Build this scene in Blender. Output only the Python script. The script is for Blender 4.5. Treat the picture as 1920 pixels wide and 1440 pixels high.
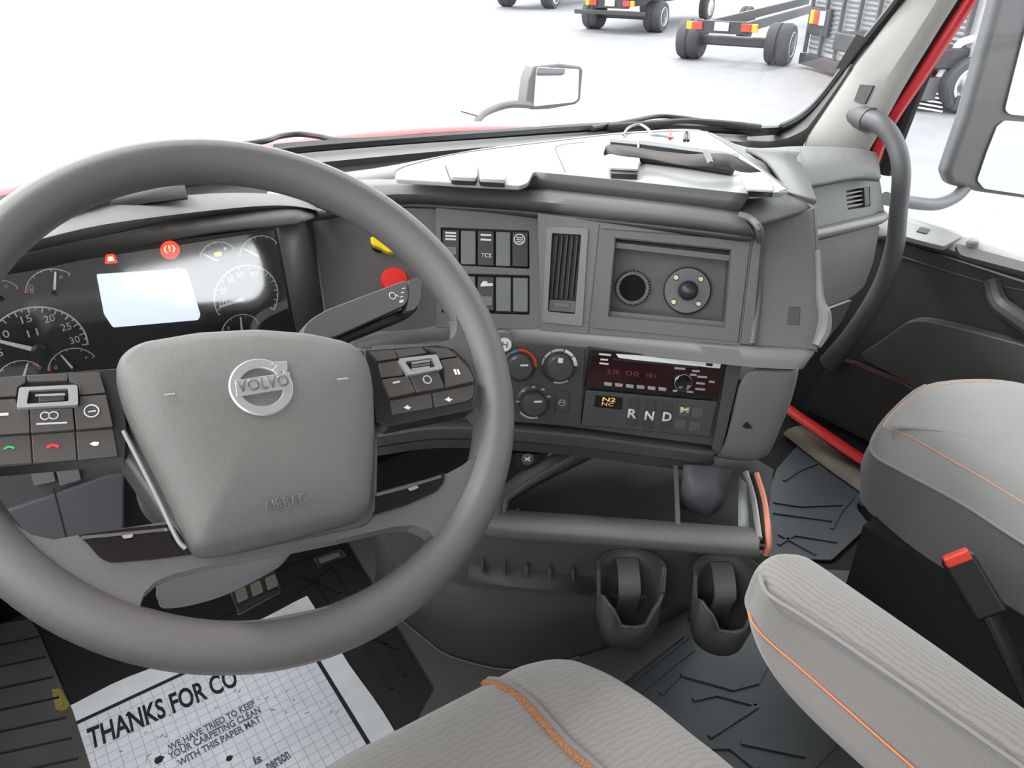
import bpy, bmesh, math, random
from mathutils import Vector, Matrix
from mathutils.geometry import tessellate_polygon
random.seed(7)
for o in list(bpy.data.objects): bpy.data.objects.remove(o)
SC = bpy.context.scene
COL = SC.collection

# ------------------------------------------------------------------ camera
FPX = 1450.0
CAMP = Vector((-.715, -.552, 1.065))
YAW, PITCH = math.radians(39), math.radians(30)
FW = Vector((math.sin(YAW)*math.cos(PITCH), math.cos(YAW)*math.cos(PITCH), -math.sin(PITCH)))
RT = Vector((math.cos(YAW), -math.sin(YAW), 0))
DN = FW.cross(RT)
cam = bpy.data.cameras.new('camera')
cam.sensor_width = 36; cam.lens = FPX/1920*36; cam.clip_start = .02; cam.clip_end = 300
camo = bpy.data.objects.new('camera', cam); COL.objects.link(camo)
camo.matrix_world = Matrix.Translation(CAMP) @ Matrix((RT, -DN, -FW)).transposed().to_4x4()
SC.camera = camo

# ------------------------------------------------------------------ sky, sun, exposure
wd = bpy.data.worlds.new('sky'); SC.world = wd; wd.use_nodes = True
bg = wd.node_tree.nodes['Background']
bg.inputs['Color'].default_value = (.95, .98, 1.0, 1); bg.inputs['Strength'].default_value = 4.5
sd = bpy.data.lights.new('sun', 'SUN'); sd.energy = 3.0; sd.angle = math.radians(14); sd.color = (1, .98, .95)
so = bpy.data.objects.new('sun', sd); COL.objects.link(so)
so.rotation_euler = Vector((-.25, .75, .9)).to_track_quat('Z', 'Y').to_euler()
SC.view_settings.view_transform = 'Standard'; SC.view_settings.look = 'None'
SC.view_settings.exposure = 0.0; SC.view_settings.gamma = 1.0; SC.view_settings.use_curve_mapping = False

# ------------------------------------------------------------------ measuring helpers: where a sight line meets a real plane of the cab
def ray(px, py): return RT*((px-960)/FPX) + DN*((py-720)/FPX) + FW
def hitp(px, py, P0, n):
    d = ray(px, py); return CAMP + d*(((Vector(P0)-CAMP).dot(n))/d.dot(n))
def aZ(px, py, z): return hitp(px, py, (0, 0, z), Vector((0, 0, 1)))
def aX(px, py, x): return hitp(px, py, (x, 0, 0), Vector((1, 0, 0)))
def aY(px, py, y): return hitp(px, py, (0, y, 0), Vector((0, 1, 0)))

class PL:
    """a plane of the cab with its own axes: u to the right, v up, n towards the cabin"""
    def __init__(s, P0, n, off=0):
        s.n = Vector(n).normalized()
        if (CAMP-Vector(P0)).dot(s.n) < 0: s.n = -s.n
        s.o = Vector(P0) + s.n*off
        ref = Vector((0, 0, 1)) if abs(s.n.z) < .97 else Vector((0, 1, 0))
        s.v = (ref - s.n*ref.dot(s.n)).normalized(); s.u = s.v.cross(s.n)
        if s.u.dot(RT) < 0: s.u = -s.u
    def off(s, d): return PL(s.o, s.n, d)
    def h(s, px, py):
        q = hitp(px, py, s.o, s.n) - s.o; return (q.dot(s.u), q.dot(s.v))
    def w(s, a, b, c=0): return s.o + s.u*a + s.v*b + s.n*c
    def pw(s, px, py, c=0): a, b = s.h(px, py); return s.w(a, b, c)
def pl3(A, B, C, off=0): return PL(A, (B-A).cross(C-A), off)

# ------------------------------------------------------------------ materials
MATS = {}
def mat(name, col, rough=.5, bump=0, scale=900, metal=0, spec=.5, coat=0, var=0, emit=None, es=0, kind='noise', alpha=None, vscale=8):
    if name in MATS: return MATS[name]
    m = bpy.data.materials.new(name); m.use_nodes = True; nt = m.node_tree; b = nt.nodes['Principled BSDF']
    b.inputs['Base Color'].default_value = (*col, 1); b.inputs['Roughness'].default_value = rough
    b.inputs['Metallic'].default_value = metal; b.inputs['Specular IOR Level'].default_value = spec
    b.inputs['Coat Weight'].default_value = coat; b.inputs['Coat Roughness'].default_value = .08
    tc = nt.nodes.new('ShaderNodeTexCoord')
    if emit: b.inputs['Emission Color'].default_value = (*emit, 1); b.inputs['Emission Strength'].default_value = es
    if var:
        nz = nt.nodes.new('ShaderNodeTexNoise'); nz.inputs['Scale'].default_value = vscale; nz.inputs['Detail'].default_value = 6
        nt.links.new(tc.outputs['Object'], nz.inputs['Vector'])
        mp = nt.nodes.new('ShaderNodeMapRange'); mp.inputs['From Min'].default_value = .3; mp.inputs['From Max'].default_value = .7
        mp.inputs['To Min'].default_value = 1-var; mp.inputs['To Max'].default_value = 1+var
        nt.links.new(nz.outputs['Fac'], mp.inputs['Value'])
        mx = nt.nodes.new('ShaderNodeVectorMath'); mx.operation = 'SCALE'; mx.inputs[0].default_value = col
        nt.links.new(mp.outputs[0], mx.inputs['Scale']); nt.links.new(mx.outputs[0], b.inputs['Base Color'])
    if bump:
        if kind == 'noise':
            t = nt.nodes.new('ShaderNodeTexNoise'); t.inputs['Detail'].default_value = 3
        else:
            t = nt.nodes.new('ShaderNodeTexVoronoi')
        t.inputs['Scale'].default_value = scale
        nt.links.new(tc.outputs['Object'], t.inputs['Vector'])
        bp = nt.nodes.new('ShaderNodeBump'); bp.inputs['Strength'].default_value = bump; bp.inputs['Distance'].default_value = .0006
        nt.links.new(t.outputs[0], bp.inputs['Height']); nt.links.new(bp.outputs[0], b.inputs['Normal'])
    MATS[name] = m; return m
def fabric(name, col, stripe=0, sscale=120, dirn=(1, 0, 0), dist=3, col2=None):
    """woven seat cloth: thin wavy ribs plus a fine weave"""
    m = bpy.data.materials.new(name); m.use_nodes = True; nt = m.node_tree; b = nt.nodes['Principled BSDF']
    b.inputs['Roughness'].default_value = .95; b.inputs['Specular IOR Level'].default_value = .15
    b.inputs['Sheen Weight'].default_value = .25
    tc = nt.nodes.new('ShaderNodeTexCoord')
    wv = nt.nodes.new('ShaderNodeTexWave'); wv.wave_type = 'BANDS'; wv.inputs['Scale'].default_value = sscale
    wv.inputs['Distortion'].default_value = dist; wv.inputs['Detail'].default_value = 2; wv.inputs['Detail Scale'].default_value = .6
    mp = nt.nodes.new('ShaderNodeMapping'); mp.inputs['Rotation'].default_value = dirn
    nt.links.new(tc.outputs['Object'], mp.inputs['Vector']); nt.links.new(mp.outputs[0], wv.inputs['Vector'])
    nz = nt.nodes.new('ShaderNodeTexNoise'); nz.inputs['Scale'].default_value = 1400; nt.links.new(tc.outputs['Object'], nz.inputs['Vector'])
    r = nt.nodes.new('ShaderNodeValToRGB'); r.color_ramp.elements[0].position = .12; r.color_ramp.elements[1].position = .3
    c2 = col2 or tuple(c*.8 for c in col)
    r.color_ramp.elements[0].color = (*c2, 1); r.color_ramp.elements[1].color = (*col, 1)
    nt.links.new(wv.outputs['Fac'], r.inputs['Fac'])
    mx = nt.nodes.new('ShaderNodeMix'); mx.data_type = 'RGBA'; mx.inputs[0].default_value = stripe
    mx.inputs[6].default_value = (*col, 1); nt.links.new(r.outputs[0], mx.inputs[7]); 
    m2 = nt.nodes.new('ShaderNodeMix'); m2.data_type = 'RGBA'; m2.blend_type = 'MULTIPLY'; m2.inputs[0].default_value = .35
    nt.links.new(mx.outputs[2], m2.inputs[6]); nt.links.new(nz.outputs['Fac'], m2.inputs[7])
    nt.links.new(m2.outputs[2], b.inputs['Base Color'])
    ad = nt.nodes.new('ShaderNodeMath'); ad.operation = 'MULTIPLY_ADD'; ad.inputs[1].default_value = stripe
    nt.links.new(wv.outputs['Fac'], ad.inputs[0]); nt.links.new(nz.outputs['Fac'], ad.inputs[2])
    bp = nt.nodes.new('ShaderNodeBump'); bp.inputs['Strength'].default_value = .5; bp.inputs['Distance'].default_value = .0008
    nt.links.new(ad.outputs[0], bp.inputs['Height']); nt.links.new(bp.outputs[0], b.inputs['Normal'])
    MATS[name] = m; return m
def glassmat(name, tint=(1, 1, 1), refl=.04, rough=.02):
    m = bpy.data.materials.new(name); m.use_nodes = True; nt = m.node_tree; nt.nodes.clear()
    o = nt.nodes.new('ShaderNodeOutputMaterial'); t = nt.nodes.new('ShaderNodeBsdfTransparent'); t.inputs[0].default_value = (*tint, 1)
    g = nt.nodes.new('ShaderNodeBsdfGlossy'); g.inputs['Roughness'].default_value = rough; g.inputs[0].default_value = (1, 1, 1, 1)
    fr = nt.nodes.new('ShaderNodeLayerWeight'); fr.inputs[0].default_value = .5
    pw = nt.nodes.new('ShaderNodeMath'); pw.operation = 'POWER'; pw.inputs[1].default_value = 5; nt.links.new(fr.outputs['Facing'], pw.inputs[0])
    ma = nt.nodes.new('ShaderNodeMath'); ma.operation = 'MULTIPLY_ADD'; ma.inputs[1].default_value = .45; ma.inputs[2].default_value = refl; nt.links.new(pw.outputs[0], ma.inputs[0])
    mx = nt.nodes.new('ShaderNodeMixShader'); nt.links.new(ma.outputs[0], mx.inputs[0]); nt.links.new(t.outputs[0], mx.inputs[1])
    nt.links.new(g.outputs[0], mx.inputs[2]); nt.links.new(mx.outputs[0], o.inputs[0]); MATS[name] = m; return m

DASH = mat('grained charcoal plastic', (.135, .13, .125), .5, .5, 900)
DASHD = mat('darker charcoal plastic', (.07, .07, .07), .5, .4, 900)
DASHM = mat('middle grey plastic', (.105, .103, .1), .48, .4, 900)
LEDGE = mat('satin grey trim plastic', (.24, .235, .225), .33, .1, 900)
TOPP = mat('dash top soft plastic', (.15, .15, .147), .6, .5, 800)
BLACK = mat('black plastic', (.012, .012, .013), .4, .1, 900)
MATTE = mat('matt black rubber', (.012, .012, .012), .75, .3, 700)
GLOSSB = mat('gloss black plastic', (.015, .013, .012), .12)
ROCK = mat('switch grey plastic', (.16, .165, .165), .45)
ROCKD = mat('switch dark plastic', (.05, .05, .05), .35)
WHEELM = mat('wheel rim leather', (.115, .108, .105), .42, .35, 2600, kind='vor')
HUBM = mat('airbag cover grain', (.118, .11, .103), .38, .5, 2200, kind='vor')
BTN = mat('button satin plastic', (.075, .068, .064), .32, .1)
SILV = mat('satin silver', (.55, .55, .54), .3, metal=.6)
CHROME = mat('bright chrome', (.8, .8, .8), .15, metal=1)
WHITE = mat('white print', (.75, .75, .72), .5)
WPLAS = mat('white plastic', (.8, .8, .8), .45)
ORANGE = mat('orange thread', (.6, .17, .05), .7)
TAN = mat('orange braided thread', (.26, .11, .05), .8, 1, 2500, var=.5, vscale=700)
REDP = mat('red plastic', (.7, .02, .015), .4)
REDPAINT = mat('red car paint', (.6, .02, .03), .25, coat=1)
YEL = mat('yellow plastic', (.85, .6, .01), .35)
PILLAR = mat('light grey pillar plastic', (.35, .34, .32), .55, .4, 700)
DOORM = mat('door charcoal plastic', (.05, .048, .047), .55, .4, 900)
DOORL = mat('door pocket plastic', (.085, .083, .08), .5, .4, 900)
CARPET = mat('dark carpet', (.014, .014, .014), .95, 1, 1200, var=.2)
RUBBER = mat('rubber mat', (.055, .062, .07), .45, .4, 500)
GREYP = mat('pale grey plastic', (.33, .32, .33), .5, .3)
DKGLASS = mat('dark glossy lens', (.01, .01, .011), .08)

# ------------------------------------------------------------------ objects
def tag(o, label, cat, group=None, kind=None):
    if label: o['label'] = label
    if cat: o['category'] = cat
    if group: o['group'] = group
    if kind: o['kind'] = kind
    return o
def struct(o, label=None, cat=None):
    o['kind'] = 'structure'
    if label: o['label'] = label
    if cat: o['category'] = cat
    return o
def thing(name, label, cat, loc=(0, 0, 0), group=None):
    o = bpy.data.objects.new(name, None); COL.objects.link(o); o.location = loc; o.empty_display_size = .05
    return tag(o, label, cat, group)
def link(name, me, m, parent=None, smooth=True, bevel=0, segs=2, subs=0, solid=0, ang=35, origin=True):
    o = bpy.data.objects.new(name, me); COL.objects.link(o)
    if m and not me.materials: me.materials.append(m)
    if smooth:
        me.polygons.foreach_set('use_smooth', [True]*len(me.polygons)); me.set_sharp_from_angle(angle=math.radians(ang))
    if parent is not None:
        o.parent = parent
        if parent.type == 'EMPTY': o.matrix_parent_inverse = Matrix.Translation(-Vector(parent.location))
        elif parent.parent is None: o.matrix_parent_inverse = Matrix.Translation(-Vector(parent.location))
    elif origin and len(me.vertices):
        xs = [v.co.x for v in me.vertices]; ys = [v.co.y for v in me.vertices]; zs = [v.co.z for v in me.vertices]
        c = Vector(((min(xs)+max(xs))/2, (min(ys)+max(ys))/2, min(zs)))
        me.transform(Matrix.Translation(-c)); o.location = c
    if solid:
        s = o.modifiers.new('thickness', 'SOLIDIFY'); s.thickness = solid; s.offset = -1
    if subs:
        s = o.modifiers.new('smooth', 'SUBSURF'); s.levels = subs; s.render_levels = subs
    if bevel:
        b = o.modifiers.new('edge', 'BEVEL'); b.width = bevel; b.segments = segs; b.limit_method = 'ANGLE'
        b.angle_limit = math.radians(40); b.harden_normals = True; b.use_clamp_overlap = True
    return o
def mesh(name, vs, fs, m, parent=None, **k):
    me = bpy.data.meshes.new(name); me.from_pydata([tuple(v) for v in vs], [], fs); me.update()
    bm = bmesh.new(); bm.from_mesh(me); bmesh.ops.remove_doubles(bm, verts=bm.verts, dist=1e-6)
    bmesh.ops.recalc_face_normals(bm, faces=bm.faces); bm.to_mesh(me); bm.free()
    return link(name, me, m, parent, **k)
def rnd(pts, r, n=4):
    """round the corners of a polygon; r is one radius or one per corner"""
    N = len(pts); out = []
    for i in range(N):
        p, a, b = Vector(pts[i]), Vector(pts[i-1]), Vector(pts[(i+1) % N])
        rr = r[i] if isinstance(r, (list, tuple)) else r
        d1, d2 = (a-p), (b-p); rr = min(rr, d1.length*.48, d2.length*.48)
        if rr <= 0: out.append(tuple(p)); continue
        s, e = p+d1.normalized()*rr, p+d2.normalized()*rr
        for k in range(n+1):
            t = k/n; out.append(tuple(s*(1-t)**2 + p*2*t*(1-t) + e*t*t))
    return out
def prism(name, pl, outer, holes, front, back, m, parent=None, **k):
    """outline in plane axes (metres), front and back measured along the plane's normal"""
    loops = [[Vector((a, b, 0)) for a, b in L] for L in [outer]+list(holes)]
    tri = tessellate_polygon(loops)
    flat = [v for L in loops for v in L]; n = len(flat)
    vs = [pl.w(v.x, v.y, front) for v in flat] + [pl.w(v.x, v.y, back) for v in flat]
    if holes: fs = [tuple(t) for t in tri] + [tuple(i+n for i in reversed(t)) for t in tri]
    else: fs = [tuple(range(n)), tuple(i+n for i in reversed(range(n)))]
    i0 = 0
    for L in loops:
        c = len(L)
        for i in range(c): fs.append((i0+i, i0+(i+1) % c, n+i0+(i+1) % c, n+i0+i))
        i0 += c
    return mesh(name, vs, fs, m, parent, **k)
def plate(name, pl, pts, m, parent=None, t=.004, up=0, holes=(), r=0, hr=0, bevel=.0008, **k):
    """panel on plane pl: outline given by its sight lines, its face 'up' proud of the plane, 't' thick"""
    P = pl.off(up)
    o = [P.h(*q) for q in (rnd(pts, r) if r else pts)]
    hs = [[P.h(*q) for q in (rnd(h, hr) if hr else h)] for h in holes]
    return prism(name, P, o, hs, 0, -t, m, parent, bevel=bevel, **k)
def frame_in(pl, pts, d):  # points pushed to depth
    return [pl.pw(x, y, -d) for x, y in pts]
def loft(name, rows, m, parent=None, closed=False, cap=False, **k):
    n = len(rows[0]); vs = [v for r in rows for v in r]; fs = []
    for i in range(len(rows)-1):
        for j in range(n if closed else n-1):
            a, b = i*n+j, i*n+(j+1) % n; fs.append((a, b, b+n, a+n))
    if cap: fs += [tuple(range(n)), tuple(range((len(rows)-1)*n, len(rows)*n))]
    return mesh(name, vs, fs, m, parent, **k)
def cr(pts, n=6, closed=False):
    """smooth curve through points"""
    P = [Vector(p) for p in pts]; N = len(P); out = []
    if N < 3: return P
    for i in range(N if closed else N-1):
        p0 = P[i-1] if (i or closed) else P[0]*2-P[1]; p1 = P[i]; p2 = P[(i+1) % N]
        p3 = P[(i+2) % N] if (i+2 < N or closed) else p2*2-p1
        for k in range(n):
            t = k/n; out.append(.5*((2*p1)+(p2-p0)*t+(2*p0-5*p1+4*p2-p3)*t*t+(3*p1-p0-3*p2+p3)*t**3))
    if not closed: out.append(P[-1])
    return out
def tube(name, pts, rad, m, parent=None, seg=10, closed=False, sm=6, flat=1, ref=None, cap=True, **k):
    P = cr(pts, sm, closed) if sm else [Vector(p) for p in pts]; N = len(P); rows = []
    rads = rad if isinstance(rad, (list, tuple)) else None
    T0 = (P[1]-P[0]).normalized(); up = Vector(ref) if ref else (Vector((0, 0, 1)) if abs(T0.z) < .9 else Vector((1, 0, 0)))
    for i in range(N):
        T = (P[(i+1) % N]-P[i-1]) if closed else (P[min(i+1, N-1)]-P[max(i-1, 0)])
        T.normalize(); s = T.cross(up).normalized(); u = s.cross(T)
        if not ref: up = u
        if rads:
            q = i/(N-1)*(len(rads)-1); a = int(min(q, len(rads)-2)); R = rads[a]*(1-(q-a))+rads[a+1]*(q-a)
        else: R = rad
        rows.append([P[i]+s*math.cos(2*math.pi*j/seg)*R+u*math.sin(2*math.pi*j/seg)*R*flat for j in range(seg)])
    if closed: rows.append(rows[0])
    return loft(name, rows, m, parent, closed=True, cap=(cap and not closed), **k)
def lathe(name, c, n, prof, m, parent=None, seg=32, **k):
    """profile of (radius, height) turned about n through c"""
    n = Vector(n).normalized(); a = n.orthogonal().normalized(); b = n.cross(a); rows = []
    for r, h in prof:
        rows.append([Vector(c)+n*h+(a*math.cos(2*math.pi*j/seg)+b*math.sin(2*math.pi*j/seg))*max(r, 1e-5) for j in range(seg)])
    return loft(name, rows, m, parent, closed=True, cap=True, **k)
def box(name, c, s, m, parent=None, rz=0, bevel=.002, mx=None, **k):
    x, y, z = s[0]/2, s[1]/2, s[2]/2; M = mx if mx else Matrix.Rotation(rz, 3, 'Z')
    vs = [Vector(c)+M @ Vector((a*x, b*y, d*z)) for a in (-1, 1) for b in (-1, 1) for d in (-1, 1)]
    return mesh(name, vs, [(0, 1, 3, 2), (4, 6, 7, 5), (0, 4, 5, 1), (2, 3, 7, 6), (0, 2, 6, 4), (1, 5, 7, 3)], m, parent, bevel=bevel, **k)
def pillow(name, ring, c, n, prof, m, parent=None, **k):
    """cushion: the outline shrunk towards c along a profile of (scale, height)"""
    n = Vector(n).normalized(); c = Vector(c)
    rows = [[c+(Vector(p)-c)*s+n*h for p in ring] for s, h in prof]
    return loft(name, rows, m, parent, closed=True, cap=True, **k)
def strip(name, pl, pts, wpx, m, parent=None, t=.0006, up=.0004, sm=5, **k):
    """thin raised line along sight-line points on a plane, width in metres"""
    P = pl.off(up); q = cr([Vector((*P.h(*p), 0)) for p in pts], sm) if len(pts) > 2 and sm else [Vector((*P.h(*p), 0)) for p in pts]
    L, Rr = [], []
    for i, a in enumerate(q):
        T = (q[min(i+1, len(q)-1)]-q[max(i-1, 0)]).normalized(); s = Vector((-T.y, T.x, 0))*wpx/2
        L.append(a+s); Rr.append(a-s)
    rows = [[P.w(v.x, v.y, 0) for v in L], [P.w(v.x, v.y, 0) for v in Rr]]
    vs = rows[0]+rows[1]+[p-P.n*t for p in rows[0]]+[p-P.n*t for p in rows[1]]; n = len(q); fs = []
    for i in range(n-1):
        fs += [(i, n+i, n+i+1, i+1), (2*n+i, 3*n+i, 3*n+i+1, 2*n+i+1), (i, 2*n+i, 2*n+i+1, i+1), (n+i, n+i+1, 3*n+i+1, 3*n+i)]
    fs += [(0, n, 3*n, 2*n), (n-1, 3*n-1, 4*n-1, 2*n-1)]
    return mesh(name, vs, fs, m, parent, **k)
def arc(name, P, a, b, r0, r1, t0, t1, m, parent=None, up=.0005, n=24):
    vs = []; fs = []
    for i in range(n+1):
        t = math.radians(t0+(t1-t0)*i/n)
        vs += [P.w(a+math.cos(t)*r0, b+math.sin(t)*r0, up), P.w(a+math.cos(t)*r1, b+math.sin(t)*r1, up)]
    for i in range(n): fs.append((2*i, 2*i+1, 2*i+3, 2*i+2))
    return mesh(name, vs, fs, m, parent, solid=.0004)
def text(name, s, P, p0, p1, hgt, m, parent=None, up=.0006, ext=.0002, tilt=0, bold=0):
    """lettering on plane P: baseline from sight line p0 to p1, letter height in metres"""
    A = P.off(up); a0 = Vector(A.h(*p0)); a1 = Vector(A.h(*p1))
    cu = bpy.data.curves.new(name, 'FONT'); cu.body = s; cu.extrude = 0; cu.offset = bold; cu.resolution_u = 3
    ob = bpy.data.objects.new('tmp', cu); COL.objects.link(ob)
    dg = bpy.context.evaluated_depsgraph_get(); dg.update()
    me = bpy.data.meshes.new_from_object(ob.evaluated_get(dg)); bpy.data.objects.remove(ob)
    xs = [v.co.x for v in me.vertices]; ys = [v.co.y for v in me.vertices]
    w = max(xs)-min(xs); h = max(max(ys), .01); x0 = min(xs)
    d = a1-a0; L = d.length; d.normalize(); e = Vector((-d.y, d.x))
    for v in me.vertices:
        x = (v.co.x-x0)/w*L; y = v.co.y/h*hgt; q = a0+d*x+e*y
        v.co = A.w(q.x, q.y, 0)
    me.materials.clear(); me.name = name
    return link(name, me, m, parent, smooth=False, solid=ext)

# ================================================================== THE CAB SHELL
GLARE_WIN = [(-.36, .80), (.27, .80), (.27, 1.05), (-.36, 1.05)]  # unseen rear opening, added and sized for the glare on the dial cover
FLOORP = PL((0, 0, 0), (0, 0, 1))
def quad(name, pts, m, t=.01, parent=None, **k):
    """flat panel through 3-D corners, with thickness"""
    P = pl3(Vector(pts[0]), Vector(pts[1]), Vector(pts[2]))
    loc = [((Vector(p)-P.o).dot(P.u), (Vector(p)-P.o).dot(P.v)) for p in pts]
    return prism(name, P, loc, [], 0, -t, m, parent, bevel=0, **k)
struct(box('floor', (.05, -.25, -.03), (2.2, 2.1, .06), CARPET, bevel=0), 'dark carpeted floor of the truck cab', 'floor')
struct(box('ceiling', (.05, -.42, 1.78), (2.2, 1.75, .04), PILLAR, bevel=0))
BWP = PL((0, -1.30, 0), (0, 1, 0))
BWP.u = Vector((1, 0, 0)); BWP.v = Vector((0, 0, 1)); BWP.n = Vector((0, 1, 0)); BWP.o = Vector((0, -1.30, 0))
struct(prism('wall_back', BWP, [(-1.05, -.06), (1.15, -.06), (1.15, 1.78), (-1.05, 1.78)], [GLARE_WIN], 0, -.04, PILLAR, None, bevel=0))
struct(loft('wall_front', [[(-1.03, .80, -.02), (.0, .80, -.02), (1.08, .66, -.02)], [(-1.03, .80, .35), (.0, .80, .35), (1.08, .66, .35)],
        [(-1.03, .70, .70), (.0, .66, .70), (1.08, .50, .60)]], MATTE, solid=.01))
struct(box('wall_left', (-1.03, -.1, .36), (.03, 1.8, .82), DOORM, bevel=0))  # unseen; raised to cut the light entering on the driver's side
struct(box('wall_right', (1.06, -.95, .88), (.04, .7, 1.8), PILLAR, bevel=0))

# windshield base line, taken from the photo at measured heights
WB = [(-150, 415, .76), (0, 385, .76), (250, 333, .76), (500, 291, .76), (700, 272, .755), (900, 257, .74), (1150, 240, .715), (1300, 243, .70), (1400, 248, .69)]
wb = cr([aZ(x, y, z) for x, y, z in WB], 4)
wcor = [aX(1455, 245, .93), aX(1500, 222, .955), aX(1540, 185, .96), aX(1600, 105, .95), aX(1698, -20, .93), aX(1800, -180, .88)]
top = [p+Vector((0, -.42-.06*i/len(wb), .95)) for i, p in enumerate(wb)]
glass = glassmat('windshield glass', (.97, .99, .98))
cor = cr(wcor, 4)
g1 = loft('window_1', [wb+[cor[0]], [a.lerp(b, .5) for a, b in zip(wb, top)]+[cor[12]], top+[cor[-1]]], glass)
struct(g1, 'windshield glass', 'windshield')
sealpts = wb+cor
struct(tube('trim_1', [p+Vector((0, -.004, .002)) for p in sealpts], .011, BLACK, seg=8, sm=0), 'black rubber seal around the windshield', 'seal')
# dark ledge between the seal and the dashboard, rounded ridge then a black gap
def lane(off): return [aZ(x, y+dy, z+dz) for (x, y, z), (dy, dz) in zip(WB[1:], off)]
r0 = cr(lane([(6, 0)]*8), 4)
r1 = cr(lane([(16, -.006), (16, -.006), (15, -.006), (15, -.006), (14, -.006), (12, -.006), (12, -.006), (12, -.006)]), 4)
r2 = cr(lane([(24, -.004), (24, -.004), (26, -.004), (24, -.004), (21, -.004), (18, -.004), (18, -.004), (20, -.004)]), 4)
r3 = cr(lane([(34, -.016), (34, -.016), (38, -.016), (36, -.016), (32, -.016), (28, -.016), (28, -.016), (30, -.016)]), 4)
r4 = [p+Vector((0, -.10, -.07)) for p in r3]
struct(loft('trim_2', [r0, r1, r2, r3, r4], DASHM, solid=.003, ang=60), 'charcoal ledge running along the foot of the windshield', 'trim')
lc = [aX(1385, 249, .90), aX(1455, 249, .935), aX(1499, 227, .955), aX(1539, 189, .96), aX(1597, 110, .955)]
ld = [aX(1400, 285, .92), aX(1450, 288, .92), aX(1497, 277, .94), aX(1512, 262, .95), aX(1590, 150, .95)]
struct(loft('trim_3', [cr(lc, 4), cr([a.lerp(b, .5)+Vector((-.01, -.01, .008)) for a, b in zip(lc, ld)], 4), cr(ld, 4)], DASHM, solid=.004), 'rounded charcoal corner trim where windshield meets pillar', 'trim')

# A pillar on the passenger side
pe_i = [(1490, 285), (1540, 225), (1590, 140), (1640, 75), (1692, 0), (1760, -120)]
pe_m = [(1560, 300), (1618, 235), (1668, 150), (1715, 80), (1762, 0), (1840, -120)]
pe_o = [(1615, 312), (1640, 262), (1690, 160), (1738, 80), (1785, 0), (1870, -120)]
pil = loft('trim_4', [[aX(x, y, .955) for x, y in pe_i], [aX(x, y, .935) for x, y in pe_m], [aX(x, y, .965) for x, y in pe_o]], PILLAR, solid=.02, subs=1, ang=80)
struct(pil, 'light grey moulded pillar trim beside the windshield', 'pillar trim')
PP = pl3(aX(1590, 140, .955), aX(1668, 150, .935), aX(1618, 235, .935))
plate('trim_clip', PP, [(1612, 158), (1638, 160), (1621, 196), (1600, 190)], DASHD, pil, t=.02, up=.017, r=3)
a, b = PP.h(1597, 213); arc('screw_cover', PP, a, b, .0165, .0178, 0, 360, GREYP, pil, up=.014, n=32)
# dark door seal and red body frame outside of the pillar
so_ = [(1612, 305), (1632, 255), (1660, 205), (1702, 140), (1745, 70), (1790, 0), (1860, -120)]
sr_ = [(1640, 308), (1658, 258), (1683, 212), (1728, 145), (1773, 75), (1818, 5), (1890, -115)]
struct(tube('trim_5', [aX(x, y, .985) for x, y in so_], .019, MATTE, seg=10), 'black door opening seal beside the pillar', 'seal')
struct(tube('trim_6', [aX(x-3, y, .985) for x, y in sr_], .013, REDPAINT, seg=10), 'red painted edge of the door frame', 'door frame')
sb_ = [(1668, 325), (1694, 250), (1742, 130), (1790, 45), (1830, -25), (1900, -140)]
struct(tube('trim_7', [aX(x-9, y, 1.01) for x, y in sb_], .018, MATTE, seg=10), 'black window seal next to the red frame', 'seal')

# passenger door
DX = .97
DP = PL((DX, 0, 0), (-1, 0, 0))
door = thing('door_1', None, None, (DX, .0, -.1)); door['kind'] = 'structure'
o = plate('door_panel', DP, [(1560, 470), (1650, 425), (1690, 455), (1760, 478), (2100, 590), (2350, 1250), (1750, 1080), (1400, 840), (1420, 700)], DOORM, door, t=.03, up=0)
# sill: top shelf
sill = [(1640, 408), (1690, 408), (1800, 440), (1920, 478), (2100, 530)]
rows = [[aX(x, y-4, 1.03) for x, y in sill], [aX(x, y+2, 1.0) for x, y in sill], [aX(x, y+20, .965) for x, y in sill], [aX(x, y+34, .955) for x, y in sill], [aX(x, y+48, .975) for x, y in sill]]
loft('window_sill', rows, mat('door top satin plastic', (.25, .25, .245), .35, .2), door, solid=.004, ang=50)
SP = pl3(rows[1][1], rows[1][3], rows[2][2])
plate('switch_panel', SP, [(1690, 415), (1775, 432), (1805, 442), (1770, 462), (1720, 450), (1680, 438)], LEDGE, door, t=.01, up=.006, r=4)
plate('window_switch', SP, [(1725, 425), (1745, 429), (1738, 438), (1718, 433)], BLACK, door, t=.006, up=.008, r=2)
plate('sill_recess', SP, [(1790, 455), (1925, 492), (1960, 520), (1800, 478)], DOORM, door, t=.01, up=.004, r=8)
lathe('lock_knob', SP.pw(1822, 462), SP.n, [(.012, 0), (.012, .012), (.009, .016), (.001, .017)], LEDGE, door)
tube('panel_seam', [aX(x, y, DX-.002) for x, y in [(1670, 475), (1750, 500), (1850, 530), (2000, 560)]], .0022, DOORL, door, seg=6)
tube('pull_handle', [aX(1860, 528, DX-.0), aX(1872, 565, DX-.02), aX(1900, 590, DX-.03), (DX-.02, -.2, .38), (DX, -.25, .44)], .018, DOORL, door)
plate('map_pocket', DP, [(1605, 668), (1650, 640), (1700, 603), (1730, 600), (1800, 615), (1930, 650), (2100, 700), (2150, 860), (1800, 745), (1730, 735)], DOORL, door, t=.03, up=.04, r=18, bevel=.006, segs=3)
plate('lower_bin', DP, [(1560, 672), (1600, 680), (1700, 720), (1738, 748), (1750, 800), (1640, 836), (1500, 765)], DOORM, door, t=.02, up=.05, r=14, bevel=.005)
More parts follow.
